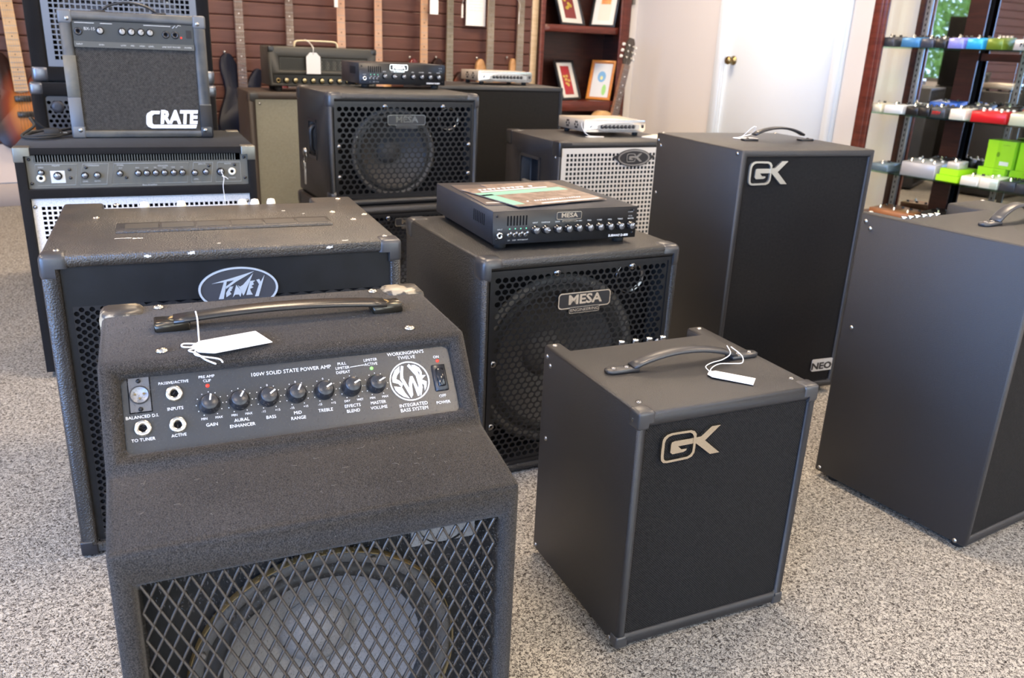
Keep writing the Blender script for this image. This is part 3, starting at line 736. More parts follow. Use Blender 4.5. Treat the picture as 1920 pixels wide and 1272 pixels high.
# price tag with string round its handle (world coordinates, on the combo top)
price_tag('price_tag', (.180, .958, .6500), 187, 'large white price tag tied to the handle of the carpet-covered front combo', .084, .050, (1, 0),
    [[(.184, .957, .652), (.172, .95, .653), (.178, .94, .652), (.183, .918, .651), (.190, .900, .651)], [(.184, .959, .652), (.176, .935, .652), (.196, .915, .651), (.198, .902, .651)],
     [(.186, .960, .652), (.192, .99, .656), (.199, 1.025, .664), (.200, 1.037, .671)], [(.182, .960, .652), (.168, .962, .654), (.172, .975, .653), (.190, .968, .652)]])

# ================================================================== E/I: hex-grille cabinets
def hex_cab(name, label, w, d, z0, z1, x, y, yaw, badge, loc_z=0., handle=False, wedge=False, pitch=(.0182, .0140, .0076)):
    t = thing(name, label, 'speaker', (x, y, loc_z), yaw)
    zz0, zz1 = z0 - loc_z, z1 - loc_z
    cuts = []
    if wedge: 
        c = MB(); c.add([(-.05, d - .10, zz0 - .02), (-.05, d + .02, zz0 - .02), (-.05, d + .02, zz0 + .12), (w + .05, d - .10, zz0 - .02), (w + .05, d + .02, zz0 - .02), (w + .05, d + .02, zz0 + .12)],
            [(0, 1, 2), (5, 4, 3), (0, 3, 4, 1), (1, 4, 5, 2), (2, 5, 3, 0)], TOLEX); cuts.append(c)
    if handle: cuts.append(MB().box((-.05, .165, zz1 - .235), (.028, .255, zz1 - .115), DARK))
    shell(t, w, d, zz0, zz1, TOLEX_P, .014, (.020, w - .020, zz0 + .022, zz1 - .028), .16, cuts=cuts)
    MB().ring([(.0202, zz0 + .0222), (w - .0202, zz0 + .0222), (w - .0202, zz1 - .0282), (.0202, zz1 - .0282)], [(.029, zz0 + .031), (w - .029, zz0 + .031), (w - .029, zz1 - .037), (.029, zz1 - .037)], FO(.008), X, Z, .004, BLACKMETAL).obj('grille_frame', t)
    grille_stag(.026, w - .026, zz0 + .028, zz1 - .034, .008, *pitch, BLACKMETAL, .0018, 2, rz=pitch[1] * .47).obj('perforated_grille', t)
    rr = min(w, zz1 - zz0) * .39
    baffle(t, .0205, w - .0205, zz0 + .0225, zz1 - .0285, .086, [(w * .46, (zz0 + zz1) / 2 - .02, rr * .95)])
    speaker(t, w * .46, (zz0 + zz1) / 2 - .02, .082, rr, .07, mat('mid_grey_cone', (.07, .067, .064), .6, bump=('noise', 200, .4, .002)))
    MB().lathe([(.045, 0), (.045, -.005), (.040, -.006), (.025, .012), (.010, .018), (.0003, .006)], (w - .085, .086, zz1 - .095), Y, DCHROME, 24).obj('tweeter', t)
    mesa_badge(t, *badge, y=.004)
    for cx in (0, 1):
        for cz in (0, 1):
            corner(t, w, d, zz0, zz1, cx, 0, cz, .055, .0025, SATIN, .015, .019)
        if not wedge or True: corner(t, w, d, zz0, zz1, cx, 1, 1, .055, .0025, SATIN, .015, .019)
    for fx_, fz in ((.035, .55), (w - .035, .55), (.36 * w, 1.), (.75 * w, 1.), (.035, .2), (w - .035, .2)):
        zz = zz0 + .04 + fz * (zz1 - zz0 - .085); screw(t, (fx_, .006, zz), -Y, .0075, DCHROME, 'grille_screw')
    if handle:
        hb = MB().box((-.002, .158, zz1 - .115), (.004, .262, zz1 - .103), PLASTIC).box((-.002, .158, zz1 - .247), (.004, .262, zz1 - .235), PLASTIC).box((-.002, .158, zz1 - .247), (.004, .165, zz1 - .103), PLASTIC).box((-.002, .255, zz1 - .247), (.004, .262, zz1 - .103), PLASTIC)
        hb.tube(smooth_path([(.02, .21, zz1 - .125), (-.004, .21, zz1 - .14), (-.006, .21, zz1 - .18), (-.004, .21, zz1 - .215), (.02, .21, zz1 - .228)], 4), .009, PLASTIC, 10)
        hb.obj('side_handle', t)
    return t
E_ = hex_cab('speaker_cabinet', 'black cabinet with honeycomb grille and metal badge standing on the carpet in the centre', .5389, .50, .004, .5489, .9055, 1.5313, -5.2, (.270, .428, .145, .052))
feet(E_, .5389, .50, 0, .004)
I_ = hex_cab('speaker_cabinet', 'honeycomb-grille cabinet raised on another cabinet behind the worn flat-top combo', .5727, .4143, .4288, .8188, 1.0302, 2.8114, -3.4, (.285, .722, .145, .048), .4288, handle=True, wedge=True, pitch=(.0234, .0180, .0094))
for o in I_.children:
    if o.name.startswith('badge'): o.location.z = -.4288
# padlock-like latch and hanging key tag on the raised cabinet's side
k = thing('key_ring', 'metal key ring and tag hanging from the side handle of the raised honeycomb cabinet', 'key', (1.030, 3.04, .575), -3.4)
r_ = MB().lathe([(.014, -.004), (.014, .004), (.008, .006), (.0003, .006)], (-.012, 0, .02), -X, STEEL, 20); r_.obj('lock_disc', k)
MB().tube([(-.010, .016 * math.cos(2 * PI * i / 16), .002 + .018 * math.sin(2 * PI * i / 16)) for i in range(16)], .0018, STEEL, 6, closed=True).obj('ring', k)
MB().box((-.014, -.006, -.10), (-.011, .010, -.018), SILVERP).obj('key_blade', k, bevel=.001)
for i in range(2): MB().tube(smooth_path([(-.012, .002, .0), (-.02, .014 * (1 - 2 * i), -.02), (-.014, .02 * (1 - 2 * i), -.045)], 4), .002, STEEL, 6).obj('key', k)

# lower cabinet the raised one stands on
P_ = hex_cab('speaker_cabinet', 'low black cabinet carrying the raised honeycomb cabinet, mostly hidden', .60, .44, .012, .4250, 1.02, 2.79, -3.4, (.30, .36, .12, .04))
feet(P_, .60, .44, 0, .012)

# ================================================================== F: worn flat-top combo with oval badge
t = thing('combo_amplifier', 'worn brown-black combo with oval lightning-letter badge and scuffed top, behind the carpeted one', 'amplifier', (.0606, 1.6299, 0), -9.8)
w, d, h = .651, .505, .6161
shell(t, w, d, .006, h, TOLEX_W, .009, (.030, w - .022, .030, h - .024), .014, cuts=[MB().box((.083, .436, h - .07), (.548, d + .05, h + .05), TOLEX_W)])
fp = MB(); fp.box((.0302, .009, .518), (w - .0222, .0135, h - .0242), mat('smooth_black_front', (.0055, .0055, .0055), .5, var=(18, (.009, .009, .010), .4, .7), spec=.3))
fp.box((.0302, .009, .0302), (.042, .0135, .518), MATS['smooth_black_front']).box((w - .034, .009, .0302), (w - .0222, .0135, .518), MATS['smooth_black_front']).box((.042, .009, .0302), (w - .034, .0135, .045), MATS['smooth_black_front'])
fp.obj('front_panel', t)
grille_stag(.040, .160, .043, .519, .0095, .0175, .0072, .0047, BLACKMETAL, .0015, 2).obj('perforated_grille', t)
grille_stag(.160, w - .032, .043, .519, .0095, .0300, .0150, .0085, BLACKMETAL, .0015, 1).obj('perforated_grille', t)
MB().box((.031, .0138, .031), (w - .023, .0142, .52), DARK).obj('grille_backing', t)
bd = MB(); ox, oz, ra, rb = .331, .5335, .0735, .043
bd.ring(ell(ox, oz, ra, rb, 56), ell(ox, oz, ra * .945, rb * .92, 56), FO(.009), X, Z, .0035, mat('pale_silver', (.62, .66, .68), .3, .4))
bd.prism(ell(ox, oz, ra * .945, rb * .92, 56), FO(.009), X, Z, .002, mat('badge_grey', (.045, .045, .05), .4))
K = MATS['pale_silver']
for pts in ([(.2828, .5461), (.3228, .5561), (.361, .5664), (.3272, .5480), (.3075, .5345), (.3077, .5390), (.3235, .5508), (.3095, .5492), (.3045, .5480), (.2934, .5474)],
        [(.3045, .548), (.3099, .5495), (.3020, .5150), (.2930, .5150)], [(.3070, .526), (.3149, .5385), (.3216, .5386), (.319, .5363), (.3197, .5347), (.3162, .5332), (.3183, .5315), (.3140, .529), (.3165, .524), (.307, .518)],
        [(.3190, .517), (.3268, .5413), (.3360, .527), (.333, .517), (.330, .522), (.3235, .522)], [(.3296, .5405), (.3333, .5372), (.3391, .5404), (.359, .5623), (.3405, .522), (.3382, .519)],
        [(.3440, .520), (.3525, .5475), (.3622, .5477), (.358, .5447), (.3591, .5403), (.3542, .5376), (.358, .5342), (.3516, .532), (.353, .526), (.356, .520)], [(.360, .516), (.3688, .5400), (.3642, .5490), (.3700, .5502), (.3722, .5445), (.3800, .5575), (.3777, .5501), (.3670, .516)]):
    bd.prism(pts, FO(.009), X, Z, .0032, K, base=.002)
bd.obj('oval_badge', t, fixn=True)
# recessed strap strip on the top
st = MB().box((.118, .165, h - .001), (.545, .245, h + .0045), TOLEX_W)
st_o = st.obj('top_strip', t, bevel=.003)
mm = MB()
for i in range(6): mm.box((.135 + .068 * i, .182, h + .0046), (.197 + .068 * i, .228, h + .0052), mat('strip_inlay', (.05, .045, .038), .4))
mm.obj('strip_inlay', st_o)
for x_, y_ in ((.075, .33), (.11, .475), (.57, .31), (.615, .475), (.60, .22), (.636, .27)): screw(t, (x_, y_, h), Z, .0062, CHROME_W)
for cx in (0, 1):
    corner(t, w, d, .006, h, cx, 0, 1, .046, .002, SATIN, .010, .024)
    screw(t, (.026 if cx == 0 else w - .026, .034, h + .002), Z, .0055, STEEL)
    corner(t, w, d, .006, h, cx, 0, 0, .03, .002, PLASTIC, .004, .02)
for kx, zz in ((.169, .012), (.248, .012), (.385, .014), (.413, .012), (.451, .013)):
    MB().lathe([(.011, 0), (.0105, .02), (.008, .028), (.0003, .030)], (kx, .462, h - .022), Z, mat('cream_plastic', (.8, .76, .66), .35), 18).obj('control_knob', t)
MB().box((.085, .438, h - .069), (.546, .50, h - .022), PANEL).obj('rear_panel', t)
rnd = random.Random(5)
scm = mat('bare_scuff', (.62, .58, .50), .8)
for x0, y0, l, wd in ((.118, .118, .030, .0022), (.150, .112, .018, .004), (.535, .015, .012, .004), (.30, .040, .006, .003), (.46, .34, .008, .003), (.50, .30, .006, .003)):
    MB().prism([(x0 + l * (i / 7) , y0 + wd * rnd.uniform(-.5, .5)) for i in range(8)] + [(x0 + l * (i / 7), y0 + wd * (1 + rnd.uniform(0, .8))) for i in range(7, -1, -1)], (0, 0, h), X, Y, .0003, scm).obj('scuff_mark', t, fixn=True)
for x0, z_ in ((.170, .606), (.245, .608), (.500, .606)):
    MB().prism([(x0 + .012 * (i / 5), z_ + .003 * rnd.uniform(-.5, .3)) for i in range(6)] + [(x0 + .012 * (i / 5), z_ + .002 + .004 * rnd.random()) for i in range(5, -1, -1)], FO(-.0003), X, Z, .0002, scm).obj('scuff_mark', t, fixn=True)
feet(t, w, d, 0, .008)

# ================================================================== G: large carpeted combo with grey rack panel
t = thing('combo_amplifier', 'carpeted combo with grey rack panel and pale square-hole grille, under the small taped amplifier', 'amplifier', (.0784, 2.665, 0), -8.3)
w, d, h = .6352, .45, .6766
shell(t, w, d, .02, h, FELT_D, .010, [(.024, w - .020, .562, .658, .20), (.024, w - .019, .06, .537, .25)])
gp = mat('rack_panel_grey', (.105, .098, .078), .5, .1)
pn = MB().box((.026, .012, .563), (w - .022, .018, .636), gp)
for i in range(74):
    x_ = .047 + i * .00725; pn.box((x_, .012, .636), (x_ + .0026, .018, .655), gp)
pn.box((.026, .012, .636), (.046, .018, .655), gp).box((w - .042, .012, .636), (w - .022, .018, .655), gp)
pn = pn.obj('rack_panel', t)
ln = MB(); lc = mat('panel_line', (.36, .36, .32), .6)
for x0, x1, sl in ((.046, .205, 1), (.218, .330, 1), (.343, .700, 1)): pass
def outline(pts): ln.tube([(p[0], .0115, p[1]) for p in pts], .0007, lc, 4, closed=True)
for x0, x1, a0, a1 in ((.048, .152, 0, .010), (.156, .232, .010, .010), (.236, .446, .010, .008), (.452, .514, .008, .008), (.520, .592, .008, 0)):
    outline([(x0 - a0 * .2, .572), (x1 - a1, .572), (x1, .630), (x0 + a0, .630)])
ln.text('Bass Amplifier', (.335, .0115, .5675), X, Z, .007, PALEGREY); 
for tx, u, v in (('INPUT', .060, .585), ('GAIN', .060, .622), ('PREAMP', .098, .626), ('COMPRESSOR', .190, .625), ('LEVEL', .168, .581), ('RATIO', .199, .581), ('MODEL', .262, .625), ('EQUALISER', .375, .622), ('EFFECTS', .483, .625), ('LEVEL', .464, .581), ('MASTER', .556, .625), ('PHONES', .566, .583)): ln.text(tx, (u, .0115, v), X, Z, .0055, PALEGREY)
for k in range(7): ln.text(('EDIT', 'BASS', 'LOW', 'MID', 'HIGH', 'TREB', 'VOL')[k], (.262 + .024 * k + (.02 if k else 0), .0115, .617), X, Z, .0045, PALEGREY)
ln.prism([(.082, .578), (.118, .578), (.118, .612), (.082, .612)], FO(.012), X, Z, .0006, SILVERP)
ln.obj('lettering', pn)
for u, v, r__ in ((.060, .608, .0075), (.100, .598, .010), (.168, .598, .0085), (.200, .598, .0085), (.259, .602, .008), (.307, .602, .0085), (.330, .602, .0085), (.354, .602, .0085), (.378, .602, .0085), (.403, .602, .0085), (.427, .602, .0085), (.461, .600, .0085), (.492, .602, .0085), (.534, .602, .010)):
    knob(t, (u, .012, v), -Y, Z, r__, .012, random.uniform(-40, 40), PLASTIC_G, WHITE, 'control_knob', top=mat('knob_cap', (.2, .2, .21), .25, .7))
for u in (.0575, .567): jack(t, (u, .012, .592 if u < .1 else .602), -Y, .010, mat('cream_nut', (.75, .7, .55), .4), 'jack_socket')
for u, v in ((.034, .644), (.034, .578), (w - .032, .644), (w - .032, .583), (.131, .615), (.131, .592), (.173, .620), (.275, .590), (.502, .620), (.575, .622)):
    MB().lathe([(.0042, 0), (.0042, .003), (.0003, .0035)], (u, .012, v), -Y, PLASTIC, 12).obj('button' if .1 < u < .6 else 'rack_screw', t)
pale = mat('pale_speckled_steel', (.70, .66, .60), .55, var=(260, (.55, .52, .47), .5, .6))
grille_sq(.026, w - .021, .062, .5365, .012, .0140, .0094, pale, .0015, (.020, .022, .02, .022)).obj('perforated_grille', t)
MB().box((.025, .05, .061), (w - .020, .06, .536), DARK).obj('baffle', t)
screw(t, (.033, .011, .512), -Y, .005, STEEL); screw(t, (w - .03, .011, .512), -Y, .005, STEEL)
alu = mat('dull_aluminium', (.16, .155, .13), .35, .6)
for cx in (0, 1):
    for cy in (0, 1): corner(t, w, d, .02, h, cx, cy, 1, .040, .002, alu, .003, .022, 'metal_corner')
feet(t, w, d, 0, .022)
wx, wy = .0784 + .534 * math.cos(R(-8.3)), 2.665 + .534 * math.sin(R(-8.3))
price_tag('price_tag', (wx + .004, wy - .008, .475), -8, 'price tag hanging by a long white string from the grey rack panel', .05, .028, (90, -90),
    [[(wx, wy - .006, .603), (wx + .005, wy - .010, .585), (wx + .001, wy - .010, .56), (wx + .004, wy - .008, .52), (wx + .004, wy - .008, .48)], [(wx, wy - .008, .592), (wx + .010, wy - .012, .588), (wx + .017, wy - .012, .582)]])

# ================================================================== H: small taped practice amp
t = thing('practice_amplifier', 'small taped practice amplifier with white CRATE lettering on the carpeted combo', 'amplifier', (.248, 2.863, .677), -8.0)
w, d, h = .3985, .20, .3615
TAPE = mat('dusty_grey_vinyl', (.055, .056, .056), .5, bump=('noise', 300, .4, .001), var=(16, (.09, .086, .074), .4, .65))
shell(t, w, d, .002, h, TAPE, .010, [(.033, w - .035, .024, h - .026, .014)])
MB().box((.0335, .006, .0245), (w - .0355, .0135, .262), CLOTH_C).obj('grille_cloth', t)
cp = MB().box((.0335, .0055, .278), (w - .0355, .012, h - .0265), mat('amp_panel', (.018, .019, .020), .4)).box((.0335, -.0005, .262), (w - .0355, .012, .2785), mat('panel_ledge', (.06, .058, .05), .4)).obj('control_panel', t)
ln = MB()
for x0, x1 in ((.040, .092), (.108, .140), (.225, .300)): ln.box((x0, .005, .3285), (x1, .0056, .3302), PALEGREY)
ln.text('BX-15', (.078, .005, .313), X, Z, .0115, PALEGREY)
for tx, u in (('INPUT', .048), ('GAIN', .106), ('LOW', .165), ('MID', .190), ('HIGH', .216), ('LEVEL', .241), ('LINE OUT', .285), ('PHONES', .312), ('POWER', .345)): ln.text(tx, (u, -.0008, .270), X, Z, .006, PALEGREY)
ln.tube([(.305, .0052, .324), (.313, .0052, .332), (.315, .0052, .326), (.322, .0052, .333), (.330, .0052, .332)], .0012, PALEGREY, 5)
ln.obj('lettering', cp)
for u in (.106, .165, .190, .216, .241): knob(t, (u, .0055, .309), -Y, Z, .0095, .012, random.uniform(-30, 60), PLASTIC, DARK, 'control_knob', top=mat('grey_cap', (.3, .29, .26), .35))
for u in (.048, .285, .311): jack(t, (u, .0055, .305), -Y, .010, PLASTIC)
MB().lathe([(.0028, 0), (.002, .003), (.0003, .0035)], (.328, .0055, .298), -Y, RED, 12).obj('power_light', t)
MB().box((.343, .002, .298), (.357, .006, .320), PLASTIC_G).obj('power_switch', t)
lo = MB(); lx, lz, W_, H_ = .205, .030, .150, .052
q = lambda u, v: (lx + u * W_ + .004 * v, lz + v * H_)
lo.prism([q(.10, 0), q(.96, 0), q(.98, .20), q(.14, .20), q(.11, .30), q(.11, .72), q(.15, .82), q(.25, .82), q(.26, 1), q(.10, 1), q(.02, .85), q(0, .7), q(0, .25), q(.03, .1)], FO(.005), X, Z, .003, WHITE)
lo.text('RATE', (q(.615, .61)[0], .0035, q(.615, .61)[1]), X, Z, .054, WHITE, bold=.05, shear=.14, sx=.84, h=.0012)
lo.obj('logo_lettering', t, fixn=False)
for cx in (0, 1):
    for cz in (0, 1):
        corner(t, w, d, .002, h, cx, 0, cz, .036, .002, mat('grey_corner', (.11, .115, .12), .4) if cz == 1 or cx == 0 else PLASTIC, .006, .031)
        screw(t, (.022 if cx == 0 else w - .022, -.001, h - .022 if cz else .024), -Y, .006, STEEL)
TP = mat('old_tape', (.10, .095, .08), .55, var=(22, (.16, .14, .10), .4, .7)); TP2 = mat('bluish_tape', (.10, .11, .125), .5)
for x0, z0_, z1_, m_ in ((-.0012, .120, .238, TP), (-.0014, .006, .119, TP2), (w - .0333, .100, .103, TP), (w - .0333, .006, .100, RUBBER)): MB().box((x0, -.0014, z0_), (x0 + .0345, .15, z1_), m_).obj('tape', t, bevel=.001)
MB().strap(arc((.11, .10, h), (.27, .10, h), .030, 12, 1), Y, .022, .007, PLASTIC).obj('handle', t)
for a in (.085, .255): MB().box((a, .087, h - .001), (a + .04, .113, h + .006), PLASTIC).obj('handle_end', t, bevel=.002)
for x_ in (.04, w - .04): MB().cyl((x_, .03, -.001), (x_, .03, .004), .012, RUBBER, n=12).obj('rubber_foot', t)
cd = MB()
cd.tube(smooth_path([(.02, .18, .03), (-.02, .17, .010), (-.075, .12, .014), (-.115, .10, .050), (-.105, .06, .030), (-.135, .0, .008), (-.09, -.06, .008), (-.03, -.02, .012), (-.05, .06, .022), (-.11, .05, .012), (-.12, -.03, .010), (-.06, -.05, .016), (-.02, .0, .012), (.0, .06, .012)], 6), .0042, RUBBER, 8)
cd.obj('power_cord', t)
MB().box((-.075, -.01, .006), (-.035, .015, .028), RUBBER).cyl((-.035, .002, .017), (-.015, .002, .017), .002, STEEL, n=6).obj('plug', t, bevel=.003)
# ================================================================== amplifier heads
def flat_head(name, label, w, d, h, loc, yaw, jx, toggles, kxs, kz, badge, group=None):
    t = thing(name, label, 'amplifier', loc, yaw, group)
    z0 = .014
    MB().box((0, .004, z0), (w, d, z0 + h), STEELBLUE).obj('housing', t, bevel=.0015)
    fpn = MB().box((-.0015, 0, z0 - .0005), (w + .0015, .004, z0 + h + .0005), BLACKMETAL).obj('front_panel', t, bevel=.001)
    s = MB()
    for i in range(7): s.box((.034 + i * .0078, -.0005, z0 + h * .56), (.0375 + i * .0078, .001, z0 + h * .86), DARK)
    s.obj('vent_slots', t)
    s = MB()
    for i in range(7): s.box((-.0006, .055 + i * .011, z0 + h * .45), (.0008, .059 + i * .011, z0 + h * .80), DARK)
    s.obj('side_vents', t)
    mesa_badge(t, badge[0], badge[1], badge[2], badge[3], y=-.0003)
    jack(t, (jx, 0, z0 + h * .27), -Y, .0075)
    for u in toggles:
        m = MB().lathe([(.0048, 0), (.0045, .003), (.002, .003)], (u, 0, z0 + h * .27), -Y, STEEL, 12)
        m.cyl((u, -.003, z0 + h * .27), (u + .0005, -.013, z0 + h * .38), .0016, CHROME, .0026, 8); m.obj('toggle_switch', t)
        MB().lathe([(.0015, 0), (.0003, .001)], (u + .002, -.0002, z0 + h * .46), -Y, mat('small_green_lamp', (.1, .5, .3), .3, emit=((.2, 1, .5), .4)), 8).obj('indicator_light', t)
    for i, u in enumerate(kxs): knob(t, (u, 0, kz), -Y, Z, .0092, .013, (40, 90, -145 + 180, 20, 20, 20, 20, 20, 30, 35)[i % 10], PLASTIC_G, WHITE, 'control_knob', top=mat('knob_cap', (.2, .2, .21), .25, .7))
    s = MB()
    for i, u in enumerate(kxs): s.text(('INPUT', 'CONTOUR', 'DRIVE', 'BASS', 'LOW MID', 'FREQ', 'HI MID', 'FREQ', 'TREBLE', 'MASTER')[i % 10], (u, -.0003, kz + .0165), X, Z, .0046, PALEGREY, bold=.02)
    s.text('INPUT', (jx, -.0003, z0 + h * .27 + .014), X, Z, .0046, PALEGREY)
    for i, u in enumerate(toggles): s.text(('LO', 'DEEP', 'MUTE', 'BRIGHT')[i], (u, -.0003, z0 + h * .11), X, Z, .0042, PALEGREY)
    s.text('SUBWAY D-800', (w - .048, -.0003, z0 + h * .06 + .002), X, Z, .008, WHITE, bold=.02)
    s.text('POWER', (w - .018, -.0003, z0 + h * .83), X, Z, .004, PALEGREY); s.text('MUTE', (w - .018, -.0003, z0 + h * .70), X, Z, .004, PALEGREY)
    s.obj('lettering', fpn)
    for u in (.0085, w - .0085):
        for v in (.012, h - .010): screw(t, (u, 0, z0 + v), -Y, .0028, BLACKMETAL)
    for u in (.03, w - .03):
        for v in (.03, d - .03): MB().cyl((u, v, 0), (u, v, z0), .014, RUBBER, .016, 16).obj('rubber_foot', t)
    return t
H1 = flat_head('amplifier_head', 'flat black amplifier head with ten knobs and brochures on top, on the centre honeycomb cabinet', .379, .405, .076, (.971, 1.604, .5495), -8.5,
    .016, (.039, .053, .067, .081), (.105, .132, .163, .191, .218, .248, .276, .304, .333, .363), .0445, (.192, .0725, .066, .024))
H2 = flat_head('amplifier_head', 'short black amplifier head with seven knobs, on the raised honeycomb cabinet', .345, .25, .076, (1.262, 3.100, .8194), -5.7,
    .020, (.042, .056, .070), (.098, .136, .174, .212, .248, .283, .318), .044, (.155, .0735, .072, .028))

def gk_head(label, loc, yaw, like=None, w=.29):
    if like: return dup(like, loc, yaw, label, 'small silver amplifier heads')
    t = thing('amplifier_head', label, 'amplifier', loc, yaw, 'small silver amplifier heads'); z0, h, d = .016, .046, .235
    MB().box((.004, .008, z0), (w - .004, d, z0 + h), mat('pale_gold_aluminium', (.66, .60, .50), .38, .7)).obj('housing', t, bevel=.003)
    fpn = MB().prism(rrect(0, z0 - .002, w, z0 + h + .002, .012), FO(.008), X, Z, .010, mat('bright_aluminium', (.82, .81, .78), .25, .8)).obj('front_panel', t, bevel=.003)
    MB().prism([(.06, z0 + .012), (.09, z0 + .007), (w - .03, z0 + .010), (w - .03, z0 + .028), (.20, z0 + .036), (.10, z0 + .034), (.06, z0 + .026)], FO(-.002), X, Z, .0008, mat('panel_silver', (.45, .45, .43), .4, .6)).obj('control_strip', t)
    for i in range(9): knob(t, (.082 + i * .0185, -.0028, z0 + .021), -Y, Z, .0068, .009, -20 + 15 * i, PLASTIC, WHITE, 'control_knob')
    jack(t, (.030, -.002, z0 + .022), -Y, .006)
    MB().box((w - .018, -.005, z0 + .016), (w - .010, -.002, z0 + .028), PLASTIC).obj('power_switch', t)
    s = MB()
    for cy in (.075, .15):
        for k in range(6):
            a = k * PI / 3; s.cyl((.0035, cy + .012 * math.cos(a), z0 + .023 + .012 * math.sin(a)), (.0045, cy + .012 * math.cos(a), z0 + .023 + .012 * math.sin(a)), .005, DARK, n=10)
    s.obj('side_vents', t)
    for u in (.03, w - .03):
        for v in (.03, d - .03): MB().cyl((u, v, 0), (u, v, z0 + .001), .012, RUBBER, n=14).obj('rubber_foot', t)
    return t
G1 = gk_head('small silver amplifier head on the cabinet with the pale square-hole grille', (2.085, 2.765, .6610), -8)
G2 = gk_head('small silver amplifier head on the plain dark cabinet near the far wall', (2.10, 3.66, .8080), -7, G1)

# brochures on the centre head
def brochure(label, x, y, yaw, z, w, d, cover, bands):
    t = MB().box((0, 0, 0), (w, d, .0018), cover)
    for x0, y0, x1, y1, m in bands: t.box((x0, y0, .0018), (x1, y1, .00195), m)
    o = t.obj('brochure', None); o.location = (x, y, z); o.rotation_euler = (0, 0, R(yaw))
    return tag(o, label, 'brochure', 'brochures on the amplifier head')
MINT = mat('mint_print', (.20, .42, .34), .4); SEPIA = mat('sepia_gloss', (.15, .11, .085), .38, var=(40, (.26, .20, .16), .4, .6), spec=.35); SEPIA2 = mat('umber_gloss', (.10, .08, .07), .38, spec=.35)
q0 = Vector((.971, 1.604, 0)); e1 = Vector((math.cos(R(-8.5)), math.sin(R(-8.5)), 0)); e2 = Vector((-e1.y, e1.x, 0))
def hp(u, v): p = q0 + e1 * u + e2 * v; return p.x, p.y
brochure('dark brochure under the mint-striped one, sticking out on the left of the centre head', *hp(.010, .075), -11, .6400, .21, .28, SEPIA2, [(.01, .02, .12, .03, PALEGREY)])
brochure('glossy grey-brown brochure between two others on the centre head, right edge showing', *hp(.125, .060), -3, .6420, .215, .28, SEPIA, [(.02, .01, .15, .016, PALEGREY)])
b = brochure('top brochure with a mint green stripe and pale lettering on the centre head', *hp(.070, .022), 4, .6440, .27, .25, SEPIA, [(.0, .145, .27, .185, MINT), (.0, .02, .035, .16, MINT), (.03, .195, .24, .203, WHITE), (.08, .010, .26, .016, WHITE)])
m = MB(); m.marks((.135, .222, .0019), X, Y, .19, .018, WHITE, 13, seed=4); m.marks((.145, .045, .0019), X, Y, .17, .008, WHITE, 22, seed=5); m.obj('print', b)

# ================================================================== J: beige-grille cabinet with tube head
t = thing('speaker_cabinet', 'brown-black cabinet with beige woven grille below the tube amplifier head', 'speaker', (1.196, 4.41, 0), -6)
w, d, h = .70, .36, .717
BRN = mat('dark_brown_vinyl', (.045, .034, .028), .5, bump=('noise', 500, .4, .001))
shell(t, w, d, .015, h, BRN, .014, (.034, w - .034, .05, h - .036), .012)
MB().box((.0342, .006, .0502), (w - .0342, .0115, h - .0362), CLOTH_B).obj('grille_cloth', t)
for cx in (0, 1): corner(t, w, d, .015, h, cx, 0, 1, .055, .002, SATIN, .014, .032); corner(t, w, d, .015, h, cx, 1, 1, .055, .002, SATIN, .014, .03)
screw(t, (.055, .005, h - .058), -Y, .006, STEEL); screw(t, (w - .055, .005, h - .058), -Y, .006, STEEL)
feet(t, w, d, 0, .016)
t = thing('amplifier_head', 'dark tube amplifier head with cream handle and grille window on the beige-grille cabinet', 'amplifier', (1.196 + .118, 4.41 + .018, .717), -6)
w, d, z0, h = .565, .235, .028, .222
shell(t, w, d, z0, h, mat('grey_black_vinyl', (.05, .048, .042), .5, bump=('noise', 500, .4, .001)), .008, [(.055, w - .055, .108, .170, .05), (.022, w - .022, z0 + .016, .085, .02)])
gr = grille_stag(.055, w - .055, .108, .170, .004, .010, .0087, .0032, mat('dull_grille', (.06, .055, .045), .4, .5), .001, 1).obj('grille_window', t)
m = MB()
for i in range(5): m.lathe([(.012, 0), (.012, .035), (.008, .045), (.0003, .048)], (.235 + .036 * i, .03, .112), Z, mat('valve_glass', (.5, .47, .4), .15), 12)
m.obj('valve', t)
cpn = MB().box((.0225, .004, z0 + .0165), (w - .0225, .010, .0845), mat('dark_bronze_panel', (.03, .026, .02), .3, .3)).obj('control_panel', t)
for i in range(9): knob(t, (.085 + .046 * i, .004, .058), -Y, Z, .013, .015, -30 + 20 * i, PLASTIC_G, WHITE, 'control_knob', top=mat('brass_cap', (.5, .4, .2), .3, .9))
for u in (.045, w - .045): jack(t, (u, .004, .056), -Y, .011, BRONZE)
m = MB(); cream = mat('cream_handle', (.72, .62, .42), .4)
m.strap(smooth_path([(.155, .11, h), (.160, .11, h + .022), (.185, .11, h + .030), (.27, .11, h + .031), (.355, .11, h + .030), (.378, .11, h + .022), (.384, .11, h)], 4), Y, .022, .008, cream); m.obj('handle', t)
for cx in (0, 1): corner(t, w, d, z0, h, cx, 0, 1, .03, .0015, PLASTIC, .006, .02)
for u in (.05, w - .05):
    for v in (.04, d - .04): MB().cyl((u, v, 0), (u, v, z0 + .001), .017, RUBBER, .02, 14).obj('rubber_foot', t)
price_tag('price_tag', (1.531, 4.378, .915), -4, 'white price tag hanging in front of the tube amplifier head', .105, .074, (90, -90),
    [[(1.531, 4.378, .912), (1.530, 4.38, .94), (1.531, 4.45, .966), (1.532, 4.51, .976)], [(1.531, 4.378, .912), (1.534, 4.38, .94), (1.536, 4.45, .967), (1.537, 4.51, .976)]])

